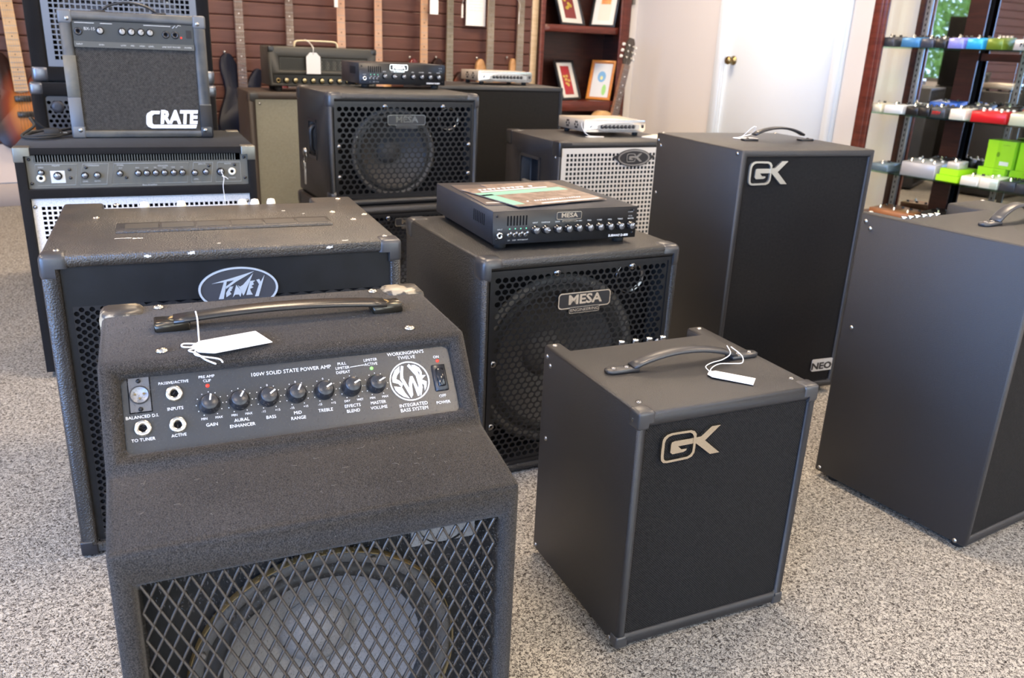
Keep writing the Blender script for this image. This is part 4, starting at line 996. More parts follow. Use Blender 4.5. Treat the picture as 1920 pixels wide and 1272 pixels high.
# ================================================================== K and L
t = thing('speaker_cabinet', 'plain dark cabinet behind the raised honeycomb cabinet, carrying a small silver head', 'speaker', (1.80, 3.575, 0), -7)
w, d, h = .694, .40, .807
shell(t, w, d, .02, h, TOLEX_F, .006, (.018, w - .018, .045, h - .022), .012)
MB().box((.0182, .006, .0452), (w - .0182, .0115, h - .0222), CLOTH).obj('grille_cloth', t)
feet(t, w, d, 0, .021); screw(t, (.016, d - .014, h), Z, .005, STEEL)
t = thing('speaker_cabinet', 'cabinet with pale square-hole grille and oval GK badge, left of the tall black one', 'speaker', (1.852, 2.5987, 0), -6.6)
w, d, h = .5885, .4725, .6597
shell(t, w, d, .02, h, TOLEX_F, .007, (.012, w - .012, .045, h - .022), .15, cuts=[MB().box((-.05, .16, .455), (.05, .325, .575), DARK)])
gl = mat('light_grey_steel', (.60, .58, .53), .4, .3)
grille_sq(.0125, w - .0125, .0455, h - .0225, .002, .0172, .0112, gl, .0015, (.018, .018, .018, .018)).obj('perforated_grille', t)
MB().box((.0125, .04, .0455), (w - .0125, .05, h - .0225), mat('teal_black', (.01, .02, .025), .7)).obj('baffle', t)
bd = MB(); cx, cz = .335, .598
bd.prism(ell(cx, cz, .078, .034, 40), FO(.001), X, Z, .003, PLASTIC); bd.ring(ell(cx, cz, .073, .031, 40), ell(cx, cz, .067, .026, 40), FO(.001), X, Z, .0042, STEEL, base=.002)
bd.prism([(cx - .098, cz + .004), (cx - .07, cz + .014), (cx - .07, cz - .014)], FO(.001), X, Z, .0022, PLASTIC); bd.prism([(cx + .098, cz + .004), (cx + .07, cz - .014), (cx + .07, cz + .014)], FO(.001), X, Z, .0022, PLASTIC)
bd.obj('oval_badge', t, fixn=True)
gk_logo(t, cx - .036, cz - .016, .62, .62, y=-.002, m=STEEL, h=.003)
for cxx in (0, 1):
    for cy in (0, 1): corner(t, w, d, .02, h, cxx, cy, 1, .055, .0025, PLASTIC, .006, .010)
hb = MB().box((-.003, .152, .447), (.003, .333, .458), PLASTIC).box((-.003, .152, .572), (.003, .333, .583), PLASTIC).box((-.003, .152, .447), (.003, .162, .583), PLASTIC).box((-.003, .323, .447), (.003, .333, .583), PLASTIC)
hb.obj('handle_cup', t)
MB().strap([(.012, .165, .468), (.004, .20, .470), (.004, .29, .470), (.012, .32, .468)], X, .018, .018, mat('steel_handle', (.4, .39, .36), .35, .8)).obj('handle', t)
for yy, zz in ((.03, .60), (.03, .45)): screw(t, (0, yy, zz), -X, .005, STEEL)
feet(t, w, d, 0, .021)
price_tag('price_tag', (2.16, 2.73, .6602), -8, 'white price tag on the pale-grilled cabinet, under the silver head', .075, .034, (0, 0),
    [[(2.158, 2.73, .662), (2.12, 2.715, .664), (2.085, 2.735, .668), (2.075, 2.76, .69), (2.078, 2.775, .712)]])
o = MB().box((0, 0, 0), (.13, .10, .004), mat('cream_card', (.78, .70, .56), .6)).obj('card'); o.location = (2.37, 2.60, .6600); o.rotation_euler = (0, 0, R(25)); tag(o, 'cream card lying on the right end of the pale-grilled cabinet', 'card')

# ================================================================== left stack M on N
t = thing('speaker_cabinet', 'dark carpeted cabinet with black honeycomb mesh at the bottom of the left rear stack', 'speaker', (.19, 3.585, 0), -7)
w, d, h = .64, .42, .796
shell(t, w, d, .02, h, FELT_D, .010, (.045, w - .045, .06, h - .048), .14)
grille_stag(.045, w - .045, .06, h - .048, .010, .0190, .0165, .0072, mat('satin_black_mesh', (.05, .05, .055), .35, .3), .0015, 1).obj('perforated_grille', t)
MB().box((.046, .08, .061), (w - .046, .09, h - .049), DARK).obj('baffle', t)
MB().lathe([(.022, 0), (.018, .004), (.010, .005), (.0003, .005)], (.082, .009, h - .085), -Y, STEELBLUE, 24).obj('round_emblem', t)
for cx in (0, 1): corner(t, w, d, .02, h, cx, 0, 1, .045, .003, mat('dark_metal_corner', (.16, .165, .18), .3, .8), .012, .04, 'metal_corner')
feet(t, w, d, 0, .021)
t = thing('speaker_cabinet', 'cabinet with square-hole black grille on top of the left rear stack', 'speaker', (.205, 3.595, .7965), -7)
w, d, h = .625, .40, .62
shell(t, w, d, .004, h, FELT_D, .010, (.055, w - .045, .055, h - .04), .19)
bm_ = mat('blue_grey_steel', (.14, .15, .175), .4, .4)
grille_sq(.056, w - .046, .056, h - .041, .006, .0175, .0128, bm_, .0015, (.022, .022, .022, .022)).obj('perforated_grille', t)
baffle(t, .056, w - .046, .056, h - .041, .114, [(.20, .19, .108), (.44, .19, .108)])
speaker(t, .20, .19, .11, .115, .05, mat('pale_cone', (.22, .21, .21), .6)); speaker(t, .44, .19, .11, .115, .05, MATS['pale_cone'])
for cx in (0, 1): corner(t, w, d, .004, h, cx, 0, 0, .055, .003, mat('dark_metal_corner', (.25, .25, .28), .2, .9), .014, .05, 'metal_corner')
for x_ in (.05, w - .05): MB().cyl((x_, .05, 0), (x_, .05, .006), .012, RUBBER, n=12).obj('rubber_foot', t)

# ================================================================== guitars
def outline_bass(flip=1):
    P = [(-.028, .14), (-.060, .200), (-.098, .205), (-.125, .170), (-.128, .110), (-.112, .040), (-.108, -.03), (-.135, -.11), (-.158, -.19), (-.150, -.26), (-.105, -.305), (-.02, -.320), (.07, -.312), (.13, -.275), (.155, -.21), (.148, -.13), (.118, -.06), (.112, .01), (.125, .075), (.118, .115), (.088, .118), (.055, .075), (.032, .03), (.030, .0), (-.026, .0)]
    P = [Vector((p[0] * flip, p[1], 0)) for p in P]
    out = smooth_path(P + [P[0]], 3)[:-1]
    return [(p.x, p.y) for p in out]
def sunburst(name, c1, c2, c3):
    m, nt, b = _nt(name); v = _coord(nt, (6.6, 1, 3.3)); vl = nt.nodes.new('ShaderNodeVectorMath'); vl.operation = 'LENGTH'
    sub = nt.nodes.new('ShaderNodeVectorMath'); sub.operation = 'SUBTRACT'; sub.inputs[1].default_value = (0, 0, -.40)
    nt.links.new(v, sub.inputs[0]); mul = nt.nodes.new('ShaderNodeVectorMath'); mul.operation = 'MULTIPLY'; mul.inputs[1].default_value = (1, 0, 1)
    nt.links.new(sub.outputs[0], mul.inputs[0]); nt.links.new(mul.outputs[0], vl.inputs[0])
    r = nt.nodes.new('ShaderNodeValToRGB'); cr = r.color_ramp; cr.elements[0].position = .25; cr.elements[0].color = (*c1, 1); cr.elements[1].position = .85; cr.elements[1].color = (*c3, 1)
    e = cr.elements.new(.55); e.color = (*c2, 1)
    nt.links.new(vl.outputs['Value'], r.inputs['Fac']); nt.links.new(r.outputs['Color'], b.inputs['Base Color']); b.inputs['Roughness'].default_value = .3; b.inputs['Specular IOR Level'].default_value = .25
    return m
SUN = sunburst('sunburst_finish', (.42, .14, .015), (.16, .026, .006), (.02, .008, .006))
BLKG = mat('black_lacquer', (.008, .010, .020), .3, spec=.2)
REDB = mat('oxblood_lacquer', (.12, .01, .01), .15, coat=.6)
NAT = mat_wood('natural_body', (.42, .22, .09), (.55, .32, .15), .25)
def bass(label, x, y, zfe, body, board, neckm, frets=20, L=.64, flip=1, cat='bass guitar', tilt=0., w0=.060, w1=.044, bw=1.):
    t = thing('bass_guitar', label, cat, (x, y, zfe), 0)
    t.rotation_euler = (0, R(tilt), 0)
    MB().prism([(p[0] * bw, p[1]) for p in outline_bass(flip)], (0, 0, 0), X, Z, .0, body, base=-.040).obj('body', t, bevel=.006, seg=2, fixn=True)
    nk = MB()
    nk.add([(-w0 / 2, -.002, 0), (w0 / 2, -.002, 0), (w0 / 2 * .7, .018, -.03), (-w0 / 2 * .7, .018, -.03), (-w1 / 2, -.002, L), (w1 / 2, -.002, L), (w1 / 2 * .7, .016, L), (-w1 / 2 * .7, .016, L)], [(0, 1, 5, 4), (1, 2, 6, 5), (2, 3, 7, 6), (3, 0, 4, 7), (0, 3, 2, 1), (4, 5, 6, 7)], neckm)
    nk.obj('neck', t)
    fb = MB(); fb.add([(-w0 / 2, -.002, 0), (w0 / 2, -.002, 0), (w1 / 2, -.002, L), (-w1 / 2, -.002, L), (-w0 / 2 * .96, -.008, 0), (w0 / 2 * .96, -.008, 0), (w1 / 2 * .96, -.008, L), (-w1 / 2 * .96, -.008, L)], [(4, 5, 6, 7), (0, 1, 5, 4), (1, 2, 6, 5), (2, 3, 7, 6), (3, 0, 4, 7)], board)
    sl = L / (1 - 2 ** (-frets / 12))
    for k in range(1, frets + 1):
        zz = L - sl * (1 - 2 ** (-k / 12)); ww = (w0 + (w1 - w0) * zz / L) / 2 * .95
        fb.box((-ww, -.0095, zz - .0012), (ww, -.007, zz + .0012), STEEL)
    for k in (3, 5, 7, 9, 12, 15, 17):
        zz = L - sl * (1 - 2 ** (-(k - .5) / 12)); fb.cyl((0, -.0086, zz), (0, -.008, zz), .0035, WHITE if board is ROSEWOOD else DARK, n=8)
    fb.obj('fretboard', t)
    for z_ in (-.040, -.125): MB().box((-.040, -.010, z_ - .016), (.040, .001, z_ + .016), mat('pickup_black', (.03, .028, .025), .35)).obj('pickup', t, bevel=.003)
    MB().box((-.04, -.014, -.275), (.04, .001, -.235), STEEL).obj('bridge', t, bevel=.002)
    st = MB()
    n_ = 5 if w0 > .06 else 4
    for k in range(n_): 
        u = (k - (n_ - 1) / 2); st.tube([(u * .018, -.016, -.25), (u * w0 / n_ * .85, -.0115, 0), (u * w1 / n_ * .8, -.011, L)], .0009, STEEL, 4)
    st.obj('strings', t)
    hd = MB().prism([(-.022, 0), (.022, 0), (.045, .05), (.04, .20), (-.02, .22), (-.035, .06)], (0, .0, L), X, Z, .0, neckm, base=-.014).obj('headstock', t, fixn=True)
    for k in range(4): MB().cyl((-.034, -.008 + .012, L + .05 + .038 * k), (-.060, .004, L + .05 + .038 * k), .010, STEEL, n=10).obj('tuning_peg', t)
    for k in range(3): knob(t, (.06 + .02 * k, 0, -.19 - .03 * k), -Y, Z, .010, .014, 0, PLASTIC, WHITE, 'control_knob')
    MB().cyl((-.095 * flip, .02, .203), (-.095 * flip, .02, .222), .006, STEEL, .009, 10).obj('strap_button', t)
    return t
GY = 5.4972
def gx(px_x): return px_x
BS = [('sunburst bass guitar with pale maple neck hanging at the far left', .250, .640, SUN, MAPLE, MAPLE, .070, .056, 1.5),
      ('black bass guitar with rosewood fretboard left of the tube amplifier head', 1.462, .665, BLKG, ROSEWOOD, MAPLE, .058, .050, 0),
      ('bass guitar with slim rosewood neck rising behind the left end of the tube amplifier head', 1.775, .665, REDB, ROSEWOOD, ROSEWOOD, .056, .048, 0),
      ('bass guitar with plain pinkish maple neck behind the cream handle of the tube amplifier head', 2.095, .665, BLKG, mat('pinkish_maple', (.62, .36, .24), .4), MAPLE, .060, .052, 0),
      ('maple-necked bass guitar between the tube amplifier head and the short seven-knob head', 2.375, .670, NAT, MATS['pinkish_maple'], MAPLE, .058, .050, 0),
      ('maple-necked bass guitar with a white tag beside its neck, above the seven-knob head', 2.688, .670, REDB, mat('orange_maple', (.60, .34, .19), .4), MAPLE, .058, .050, 0),
      ('sunburst bass guitar showing an orange body edge right of the seven-knob head', 2.915, .675, SUN, mat('olive_board', (.20, .17, .12), .5), MAPLE, .058, .048, 0),
      ('bass guitar with wide-fretted brown neck right of the white notice on the slatted wall', 3.215, .680, NAT, mat('umber_board', (.24, .19, .14), .5), MAPLE, .062, .050, 0),
      ('rightmost bass guitar on the slatted wall, next to the tan upright strip', 3.500, .690, NAT, MATS['umber_board'], MAPLE, .062, .052, 0)]
for i, (lb, x_, z_, bm2, fbm, nm, a, b_, tl) in enumerate(BS): bass(lb, x_, GY - (.052 if i in (3, 5, 7) else 0), z_, bm2, fbm, nm, 20, .66, 1, w0=a, w1=b_, tilt=-tl, bw=(1, 1, .85, .85, .85, .85, 1, .8, .55)[i])
for i, (lb, x_, z_, bm2, fbm, nm, a, b_, tl) in enumerate(BS):
    yy = GY - (.052 if i in (3, 5, 7) else 0)
    t = thing('guitar_hanger', 'wall hanger holding the ' + ('far left', 'second', 'third', 'fourth', 'fifth', 'sixth', 'seventh', 'eighth', 'rightmost')[i] + ' bass guitar by its headstock', 'hanger', (x_ - math.sin(R(tl)) * .66, 5.5375, z_ + .665), 0, 'hangers on the slatted wall')
    MB().box((-.02, -.002, -.03), (.02, .004, .04), BLACKMETAL).obj('bracket', t, bevel=.001)
    MB().tube([(0, 0, .005), (0, yy + .025 - 5.5375, .005)], .004, BLACKMETAL, 8).obj('arm', t)
    MB().tube([(-.036, yy - .018 - 5.5375, .012), (-.036, yy + .010 - 5.5375, .004), (-.02, yy + .026 - 5.5375, .002), (.02, yy + .026 - 5.5375, .002), (.036, yy + .010 - 5.5375, .004), (.036, yy - .018 - 5.5375, .012)], .006, RUBBER, 8).obj('yoke', t)
# the black bass half hidden by the taped amp, on the floor stand side
bass('black bass guitar half hidden behind the taped practice amplifier', 1.125, 5.36, .570, BLKG, ROSEWOOD, MAPLE, 20, .66, 1)
# tags hanging beside the necks
for lb, x_, z_, L_, W_, yw in (('wide white price tag hanging on the slatted wall between two maple necks', 2.742, 1.272, .105, .062, 0), ('narrow white price tag hanging left of the white notice', 2.959, 1.245, .090, .032, 40), ('narrow white price tag at the left of the rightmost bass neck', 3.422, 1.222, .085, .030, 50), ('white price tag cut off by the photo top at the fourth neck', 2.050, 1.262, .09, .035, 30)):
    price_tag('price_tag', (x_, 5.40, z_), yw, lb, L_, W_, (90, -90), [[(x_, 5.40, z_), (x_ + .01, 5.42, z_ + .06), (x_ - .02, 5.538, z_ + .16)]])
t = MB().box((0, 0, 0), (.155, .006, .40), mat('paper_white', (.82, .81, .78), .6)); [t.marks((.0775, -.0002, .10 + .02 * i), X, Z, .11, .006, PALEGREY, 16, seed=i) for i in range(10)]
o = t.obj('notice'); o.location = (3.045, 5.50, 1.110)
o.data = o.data; tag(o, 'white paper notice fixed to the slatted wall between two bass necks', 'notice')

# acoustic guitar in front of the bookcase
t = thing('acoustic_guitar', 'acoustic guitar whose pegged headstock rises at the right edge of the bookcase', 'guitar', (3.924, 4.98, .074), 0)
t.rotation_euler = (R(-2), R(13.5), 0)
P = [(-.02, .48), (-.08, .485), (-.125, .45), (-.14, .39), (-.125, .32), (-.12, .28), (-.16, .20), (-.19, .12), (-.18, .04), (-.12, -.01), (0, -.02), (.12, -.01), (.18, .04), (.19, .12), (.16, .20), (.12, .28), (.125, .32), (.14, .39), (.125, .45), (.08, .485), (.02, .48)]
op = smooth_path([(p[0], p[1], 0) for p in P] + [(P[0][0], P[0][1], 0)], 3)[:-1]
MB().prism([(p.x, p.y) for p in op], (0, 0, 0), X, Z, 0, mat_wood('spruce_top', (.55, .33, .14), (.65, .42, .2), .25), base=-.10).obj('body', t, bevel=.004, fixn=True)
MB().lathe([(.05, 0), (.0003, .0005)], (0, -.0005, .33), -Y, DARK, 24).obj('sound_hole', t)
nk = MB(); nk.box((-.028, -.012, .38), (.028, .012, .84), mat_wood('mahogany_neck', (.22, .11, .07), (.32, .17, .11), .4)); nk.obj('neck', t)
fb = MB().box((-.027, -.018, .36), (.027, -.011, .84), mat('grey_rosewood', (.20, .14, .115), .5))
for k in range(1, 18):
    zz = .84 - .64 * (1 - 2 ** (-k / 12)); fb.box((-.027, -.0195, zz - .001), (.027, -.018, zz + .001), STEEL)
for k in (3, 5, 7, 9, 12): fb.cyl((0, -.0192, .84 - .64 * (1 - 2 ** (-(k - .5) / 12))), (0, -.018, .84 - .64 * (1 - 2 ** (-(k - .5) / 12))), .005, WHITE, n=8)
fb.obj('fretboard', t)
MB().prism([(-.026, .84), (.026, .84), (.038, .87), (.036, 1.0), (.018, 1.03), (-.018, 1.03), (-.036, 1.0), (-.038, .87)], FO(-.004), X, Z, 0, mat('dark_headstock', (.06, .045, .035), .3), base=-.015).obj('headstock', t, fixn=True)
for k in range(3):
    for s_ in (-1, 1):
        z_ = .89 + .042 * k
        MB().cyl((s_ * .022, -.004, z_), (s_ * .022, -.018, z_), .007, CHROME_W, n=12).cyl((s_ * .036, .006, z_), (s_ * .052, .006, z_), .004, CHROME_W, n=8).cyl((s_ * .050, .006, z_), (s_ * .064, .006, z_), .011, mat('pearl_button', (.8, .78, .72), .2), n=12).obj('tuning_peg', t)
st = MB()
for k in range(6): st.tube([((k - 2.5) * .009, -.022, .16), ((k - 2.5) * .0078, -.021, .84), ((-1 if k < 3 else 1) * .016, -.012, .89 + .042 * (k % 3))], .0006, STEEL, 3)
st.obj('strings', t)
t = thing('guitar_stand', 'black stand holding the acoustic guitar neck', 'stand', (4.165, 5.06, 0), 0)
MB().cyl((.0, .045, 0), (.0, .045, .60), .010, PLASTIC, n=12).obj('pole', t)
MB().tube([(.0, .045, .592), (-.02, .02, .592), (-.055, .012, .592), (-.10, .012, .594), (-.115, -.03, .598)], .008, RUBBER, 8).obj('neck_yoke', t)
for a in (20, 140, 260): MB().tube([(0, .045, .12), (.18 * math.cos(R(a)), .045 + .18 * math.sin(R(a)), .012)], .008, PLASTIC, 8).obj('leg', t)

# ================================================================== bookcase and pictures
t = thing('bookcase', 'dark cherry bookcase with curved shelves set into the far wall', 'bookcase', (3.680, 5.50, 0), 0)
w, d, h = .855, .30, 2.05
MB().box((0, .01, 0), (.028, d, h), CHERRY_D).obj('side_panel', t); MB().box((w - .028, .01, 0), (w, d, h), CHERRY_D).obj('side_panel', t)
MB().box((.028, d - .012, 0), (w - .028, d, h), CHERRY_D).obj('back_panel', t)
MB().box((0, 0, 0), (.040, .012, h), CHERRY).obj('front_stile', t, bevel=.003); MB().box((w - .100, 0, 0), (w, .012, h), CHERRY).obj('front_stile', t, bevel=.004)
MB().box((w - .100, -.006, 0), (w - .078, .0, h), CHERRY).obj('stile_moulding', t, bevel=.002)
def bow(z0, z1, m, nm):
    x0, x1 = .041, w - .101
    pts = [(x0, .012)] + [(x0 + (x1 - x0) * i / 12, .012 - .030 * math.sin(PI * i / 12)) for i in range(1, 12)] + [(x1, .012), (x1, d - .013), (x0, d - .013)]
    return MB().prism([(p[0], p[1]) for p in pts], (0, 0, 0), X, Y, z1, m, base=z0).obj(nm, t, bevel=.003, fixn=True)
bow(1.103, 1.153, CHERRY, 'shelf'); bow(.520, .596, CHERRY, 'shelf'); bow(.0, .10, CHERRY, 'plinth'); bow(.28, .31, CHERRY, 'shelf'); bow(1.60, 1.64, CHERRY, 'shelf')
MB().box((0, -.03, h), (w, d, h + .06), CHERRY).obj('cornice', t, bevel=.01)
def picture(label, x, z, yaw, lean, w, h, fr, mt, art, depth_y=5.30, roll=0.):
    t = thing('picture_frame', label, 'picture', (x, depth_y, z), 0)
    t.rotation_euler = (Matrix.Rotation(R(yaw), 4, 'Z') @ Matrix.Rotation(R(-lean), 4, 'X')).to_euler()
    k = .018
    MB().ring([(0, 0), (w, 0), (w, h), (0, h)], [(k, k), (w - k, k), (w - k, h - k), (k, h - k)], FO(0), X, Z, .012, fr, base=-.006).obj('frame', t, bevel=.002, fixn=True)
    MB().box((k, .000, k), (w - k, .004, h - k), mt).obj('mount', t)
    a = MB(); a0, a1, b0, b1 = w * .27, w * .73, h * .14, h * .86
    art(a, a0, a1, b0, b1); a.obj('print', t)
    MB().box((w * .4, .004, .01), (w * .6, .03, h * .55), DARK).obj('easel_back', t)
    return t
def art_red(a, x0, x1, z0, z1):
    a.box((x0, -.001, z0), (x1, 0, z1), mat('print_crimson', (.50, .03, .05), .5, var=(14, (.38, .06, .05), .4, .6)))
    rnd = random.Random(3); g = mat('print_gold', (.72, .50, .12), .5)
    for i in range(9): a.prism(ell(x0 + (x1 - x0) * rnd.uniform(.25, .75), z0 + (z1 - z0) * rnd.uniform(.3, .7), .016, .010, 9), FO(-.001), X, Z, .0005, g)
def art_gold(a, x0, x1, z0, z1):
    a.box((x0, -.001, z0), (x1, 0, z1), mat('print_maroon', (.25, .05, .05), .5)); rnd = random.Random(4); g = mat('print_ochre', (.65, .50, .08), .5)
    for i in range(12): a.prism(ell(x0 + (x1 - x0) * rnd.uniform(.2, .8), z0 + (z1 - z0) * rnd.uniform(.2, .9), .018, .012, 9), FO(-.001), X, Z, .0005, g)
def art_orange(a, x0, x1, z0, z1):
    a.box((x0, -.001, z0), (x1, 0, z1), mat('print_cream', (.85, .74, .62), .5)); a.box((x0 + .01, -.0015, z0 + (z1 - z0) * .45), (x1 - .01, 0, z1 - .01), mat('print_orange', (.80, .22, .08), .5, var=(20, (.85, .45, .15), .4, .6)))
def art_blue(a, x0, x1, z0, z1):
    a.box((x0 - .03, -.001, z0 - .02), (x1 + .03, 0, z1 + .02), mat('print_pale', (.72, .76, .80), .5)); a.prism(ell((x0 + x1) / 2, (z0 + z1) / 2 + .03, .035, .045, 20), FO(-.001), X, Z, .0006, mat('print_blue', (.20, .45, .75), .5))
    a.prism(ell(x1 - .012, z0 + .04, .018, .045, 16), FO(-.001), X, Z, .0006, mat('print_green', (.35, .70, .25), .5)); a.prism(ell((x0 + x1) / 2, (z0 + z1) / 2 + .02, .012, .016, 14), FO(-.001), X, Z, .0012, mat('print_yellow', (.80, .75, .35), .5))
MATW = mat('white_mount', (.82, .80, .74), .6); ORF = mat_wood('orange_frame', (.62, .22, .04), (.75, .30, .06), .3)
picture('black-framed red and gold picture on the bookcase middle shelf', 3.960, .597, 20, 20, .262, .315, PLASTIC, MATW, art_red, 5.565)
picture('orange wooden picture frame with a blue and green print on the bookcase', 4.295, .597, -56, 20, .205, .325, ORF, mat('orange_mount', (.55, .25, .10), .6), art_blue, 5.700)
picture('black-framed maroon and gold picture on the bookcase upper shelf', 3.905, 1.154, 20, 20, .33, .40, PLASTIC, MATW, art_gold, 5.565)
picture('black-framed orange print leaning right on the bookcase upper shelf', 4.290, 1.154, -56, 20, .215, .40, PLASTIC, MATW, art_orange, 5.715)
# ================================================================== room
XL, XR, YB, YF, HC = -3.2, 4.65, -3.2, 5.56, 2.75
def plane_box(name, a, b, m, cuts=None): return struct(MB().box(a, b, m).obj(name, None, cuts=cuts))
fl = struct(MB().box((XL - .2, YB - .2, -.06), (XR + .2, YF + .2, 0), mat_carpet_floor()).obj('floor'))
plane_box('ceiling', (XL - .2, YB - .2, HC), (XR + .2, YF + .2, HC + .08), CEILP)
plane_box('wall_far', (XL - .2, YF, 0), (XR + .2, YF + .30, HC), WALLP, cuts=[MB().box((3.677, YF - .1, -.1), (4.538, YF + .245, 2.12), WALLP)])
plane_box('wall_right', (XR, YB - .12, 0), (XR + .12, YF, HC), WALLP, cuts=[MB().box((XR - .1, 3.622, -.1), (XR + .3, 4.542, 2.05), WALLP)])
WIN = [(-2.6, -.6, .10, 2.35), (-.35, 1.65, .10, 2.35), (4.0, 5.42, .75, 2.3)]
plane_box('wall_left', (XL - .12, YB - .12, 0), (XL, YF, HC), WALLP, cuts=[MB().box((XL - .3, a, c), (XL + .1, b, e), WALLP) for a, b, c, e in WIN])
WB = [(-2.4, -.2, .3, 2.3), (.6, 3.4, .3, 2.3)]
plane_box('wall_back', (XL, YB - .12, 0), (XR, YB, HC), WALLP, cuts=[MB().box((a, YB - .3, c), (b, YB + .1, e), WALLP) for a, b, c, e in WB])
FR = mat('window_frame_metal', (.25, .24, .22), .4, .5)
k = 1
def window(k, ax, a, b, c, e):
    f = MB(); t_ = .05
    def bx(u0, v0, u1, v1, o0, o1):
        if ax == 'x': f.box((XL - .12 + o0, u0, v0), (XL - .12 + o1, u1, v1), FR)
        else: f.box((u0, YB - .12 + o0, v0), (u1, YB - .12 + o1, v1), FR)
    for u0, v0, u1, v1 in ((a, c, b, c + t_), (a, e - t_, b, e), (a, c, a + t_, e), (b - t_, c, b, e), ((a + b) / 2 - .02, c, (a + b) / 2 + .02, e)): bx(u0, v0, u1, v1, .03, .09)
    o = struct(f.obj('window_%d' % k))
    g = MB()
    if ax == 'x': g.box((XL - .063, a + t_, c + t_), (XL - .057, b - t_, e - t_), GLASS)
    else: g.box((a + t_, YB - .063, c + t_), (b - t_, YB - .057, e - t_), GLASS)
    g.obj('pane', o)
for q in WIN: window(k, 'x', *q); k += 1
for q in WB: window(k, 'y', *q); k += 1
# slatted panel wall
s = MB(); z = .352; sp = .0823
s.box((XL, YF - .004, .35), (3.618, YF - .0005, HC), mat('groove_dark', (.045, .016, .012), .7))
while z < HC - .05:
    s.prism([(YF - .020, z + .004), (YF - .0225, z + .010), (YF - .0225, z + sp - .006), (YF - .020, z + sp - .0015), (YF - .004, z + sp + .002), (YF - .004, z + .007)], (XL, 0, 0), Y, Z, 3.618 - XL, LOUVER); z += sp
o = struct(s.obj('trim_1', fixn=True)); o['label'] = 'reddish brown slatted display panelling'
p = struct(MB().box((3.620, YF - .030, .13), (3.676, YF, HC), TANWOOD).obj('trim_2', bevel=.003))
WCAP = mat('pinkish_beige_paint', (.62, .52, .45), .7)
struct(MB().box((XL, YF - .014, .135), (3.618, YF - .0005, .349), WCAP).obj('trim_3'))
BASE = mat('taupe_baseboard', (.36, .30, .26), .6)
struct(MB().box((XL, YF - .020, 0), (3.676, YF - .001, .128), BASE).obj('baseboard_far', bevel=.003))
struct(MB().box((XR - .018, YB, 0), (XR - .001, 3.535, .11), WHITEP).box((XR - .018, 4.63, 0), (XR - .001, YF - .02, .11), WHITEP).obj('baseboard_right', bevel=.003))
struct(MB().box((XL + .001, YB, 0), (XL + .018, YF - .02, .10), BASE).obj('baseboard_left', bevel=.003))
# door
dr = struct(MB().box((XR + .012, 3.625, .008), (XR + .052, 4.539, 2.045), WHITEP).obj('door_1', bevel=.002))
kb = MB().lathe([(.032, 0), (.031, .004), (.014, .007), (.011, .028), (.020, .036), (.028, .050), (.026, .062), (.0003, .068)], (XR + .012, 4.475, .955), -X, BRONZE, 28).obj('door_knob', dr)
cs = MB()
for y0, y1 in ((4.545, 4.635), (3.530, 3.620)): 
    cs.box((XR - .016, y0, 0), (XR - .0005, y1, 2.14), WHITEP).box((XR - .022, y0 + .018, 0), (XR - .015, y1 - .022, 2.12), WHITEP)
cs.box((XR - .016, 3.530, 2.055), (XR - .0005, 4.635, 2.14), WHITEP)
cs.box((XR - .0004, 4.539, 0), (XR + .03, 4.545, 2.06), WHITEP).box((XR - .0004, 3.618, 0), (XR + .03, 3.626, 2.06), WHITEP)
struct(cs.obj('trim_4', bevel=.002))
struct(MB().box((4.575, YF - .022, 1.335), (4.60, YF - .001, 1.75), FR).obj('trim_5'))

# ================================================================== glass display cabinet on the right wall
t = thing('display_cabinet', 'tall cherry and glass display cabinet with mirrored back on the right wall', 'cabinet', (4.28, 3.12, 0), 0)
# local frame: x -> depth to the wall, y negative towards the camera
D_ = .352; Ln = 2.0; H_ = 2.15
MB().box((0, -.082, 0), (.030, 0, H_), CHERRY).box((-.008, -.060, 0), (.0, -.022, H_), CHERRY).obj('front_post', t, bevel=.006, seg=2)
MB().box((D_ - .045, -.118, 0), (D_ - .012, -.068, H_), CHERRY_D).obj('rear_post', t, bevel=.003)
MB().box((0, -Ln, 0), (.03, -Ln + .08, H_), CHERRY).obj('front_post', t, bevel=.006)
MB().box((0, -Ln, 0), (D_, -.001, .145), CHERRY).obj('base', t, bevel=.004)
MB().box((0, -Ln, H_), (D_, 0, H_ + .12), CHERRY).obj('cornice', t, bevel=.006)
MB().box((D_ - .012, -Ln, .145), (D_, -.070, H_), CHERRY_D).obj('back_panel', t)
mr = MB(); ya, yb = -.119, -Ln + .1; sl = .0
mr.add([(D_ - .050, ya, .16), (D_ - .014, -.372, .16), (D_ - .014, -.372, 2.1), (D_ - .050, ya, 2.1)], [(0, 1, 2, 3)], MIRROR)
mr.add([(D_ - .014, -.478, .16), (D_ - .014, yb, .16), (D_ - .014, yb, 2.1), (D_ - .014, -.478, 2.1)], [(0, 1, 2, 3)], MIRROR)
mr.add([(D_ - .0125, ya, .16), (D_ - .0125, yb, .16), (D_ - .0125, yb, 2.1), (D_ - .0125, ya, 2.1)], [(0, 1, 2, 3)], DARK)
mr.obj('mirror', t)
for y0 in (-.120, -.70, -1.25): 
    m = MB().box((D_ - .060, y0 - .028, .15), (D_ - .050, y0 + .0, H_), mat('shelf_standard', (.30, .29, .28), .4, .7))
    for i in range(60): m.box((D_ - .0605, y0 - .017, .2 + .03 * i), (D_ - .0598, y0 - .011, .214 + .03 * i), DARK)
    m.obj('shelf_standard', t)
for y0 in (-.372,): MB().box((D_ - .066, y0 - .105, .15), (D_ - .055, y0, H_), CHERRY_D).obj('mirror_divider', t)
MB().box((D_ - .040, -Ln + .1, 1.020), (D_ - .0145, -.480, 1.058), CHERRY_D).obj('reflection_strip', t)  # brown strip modelled in place of a reflection in the mirrored back
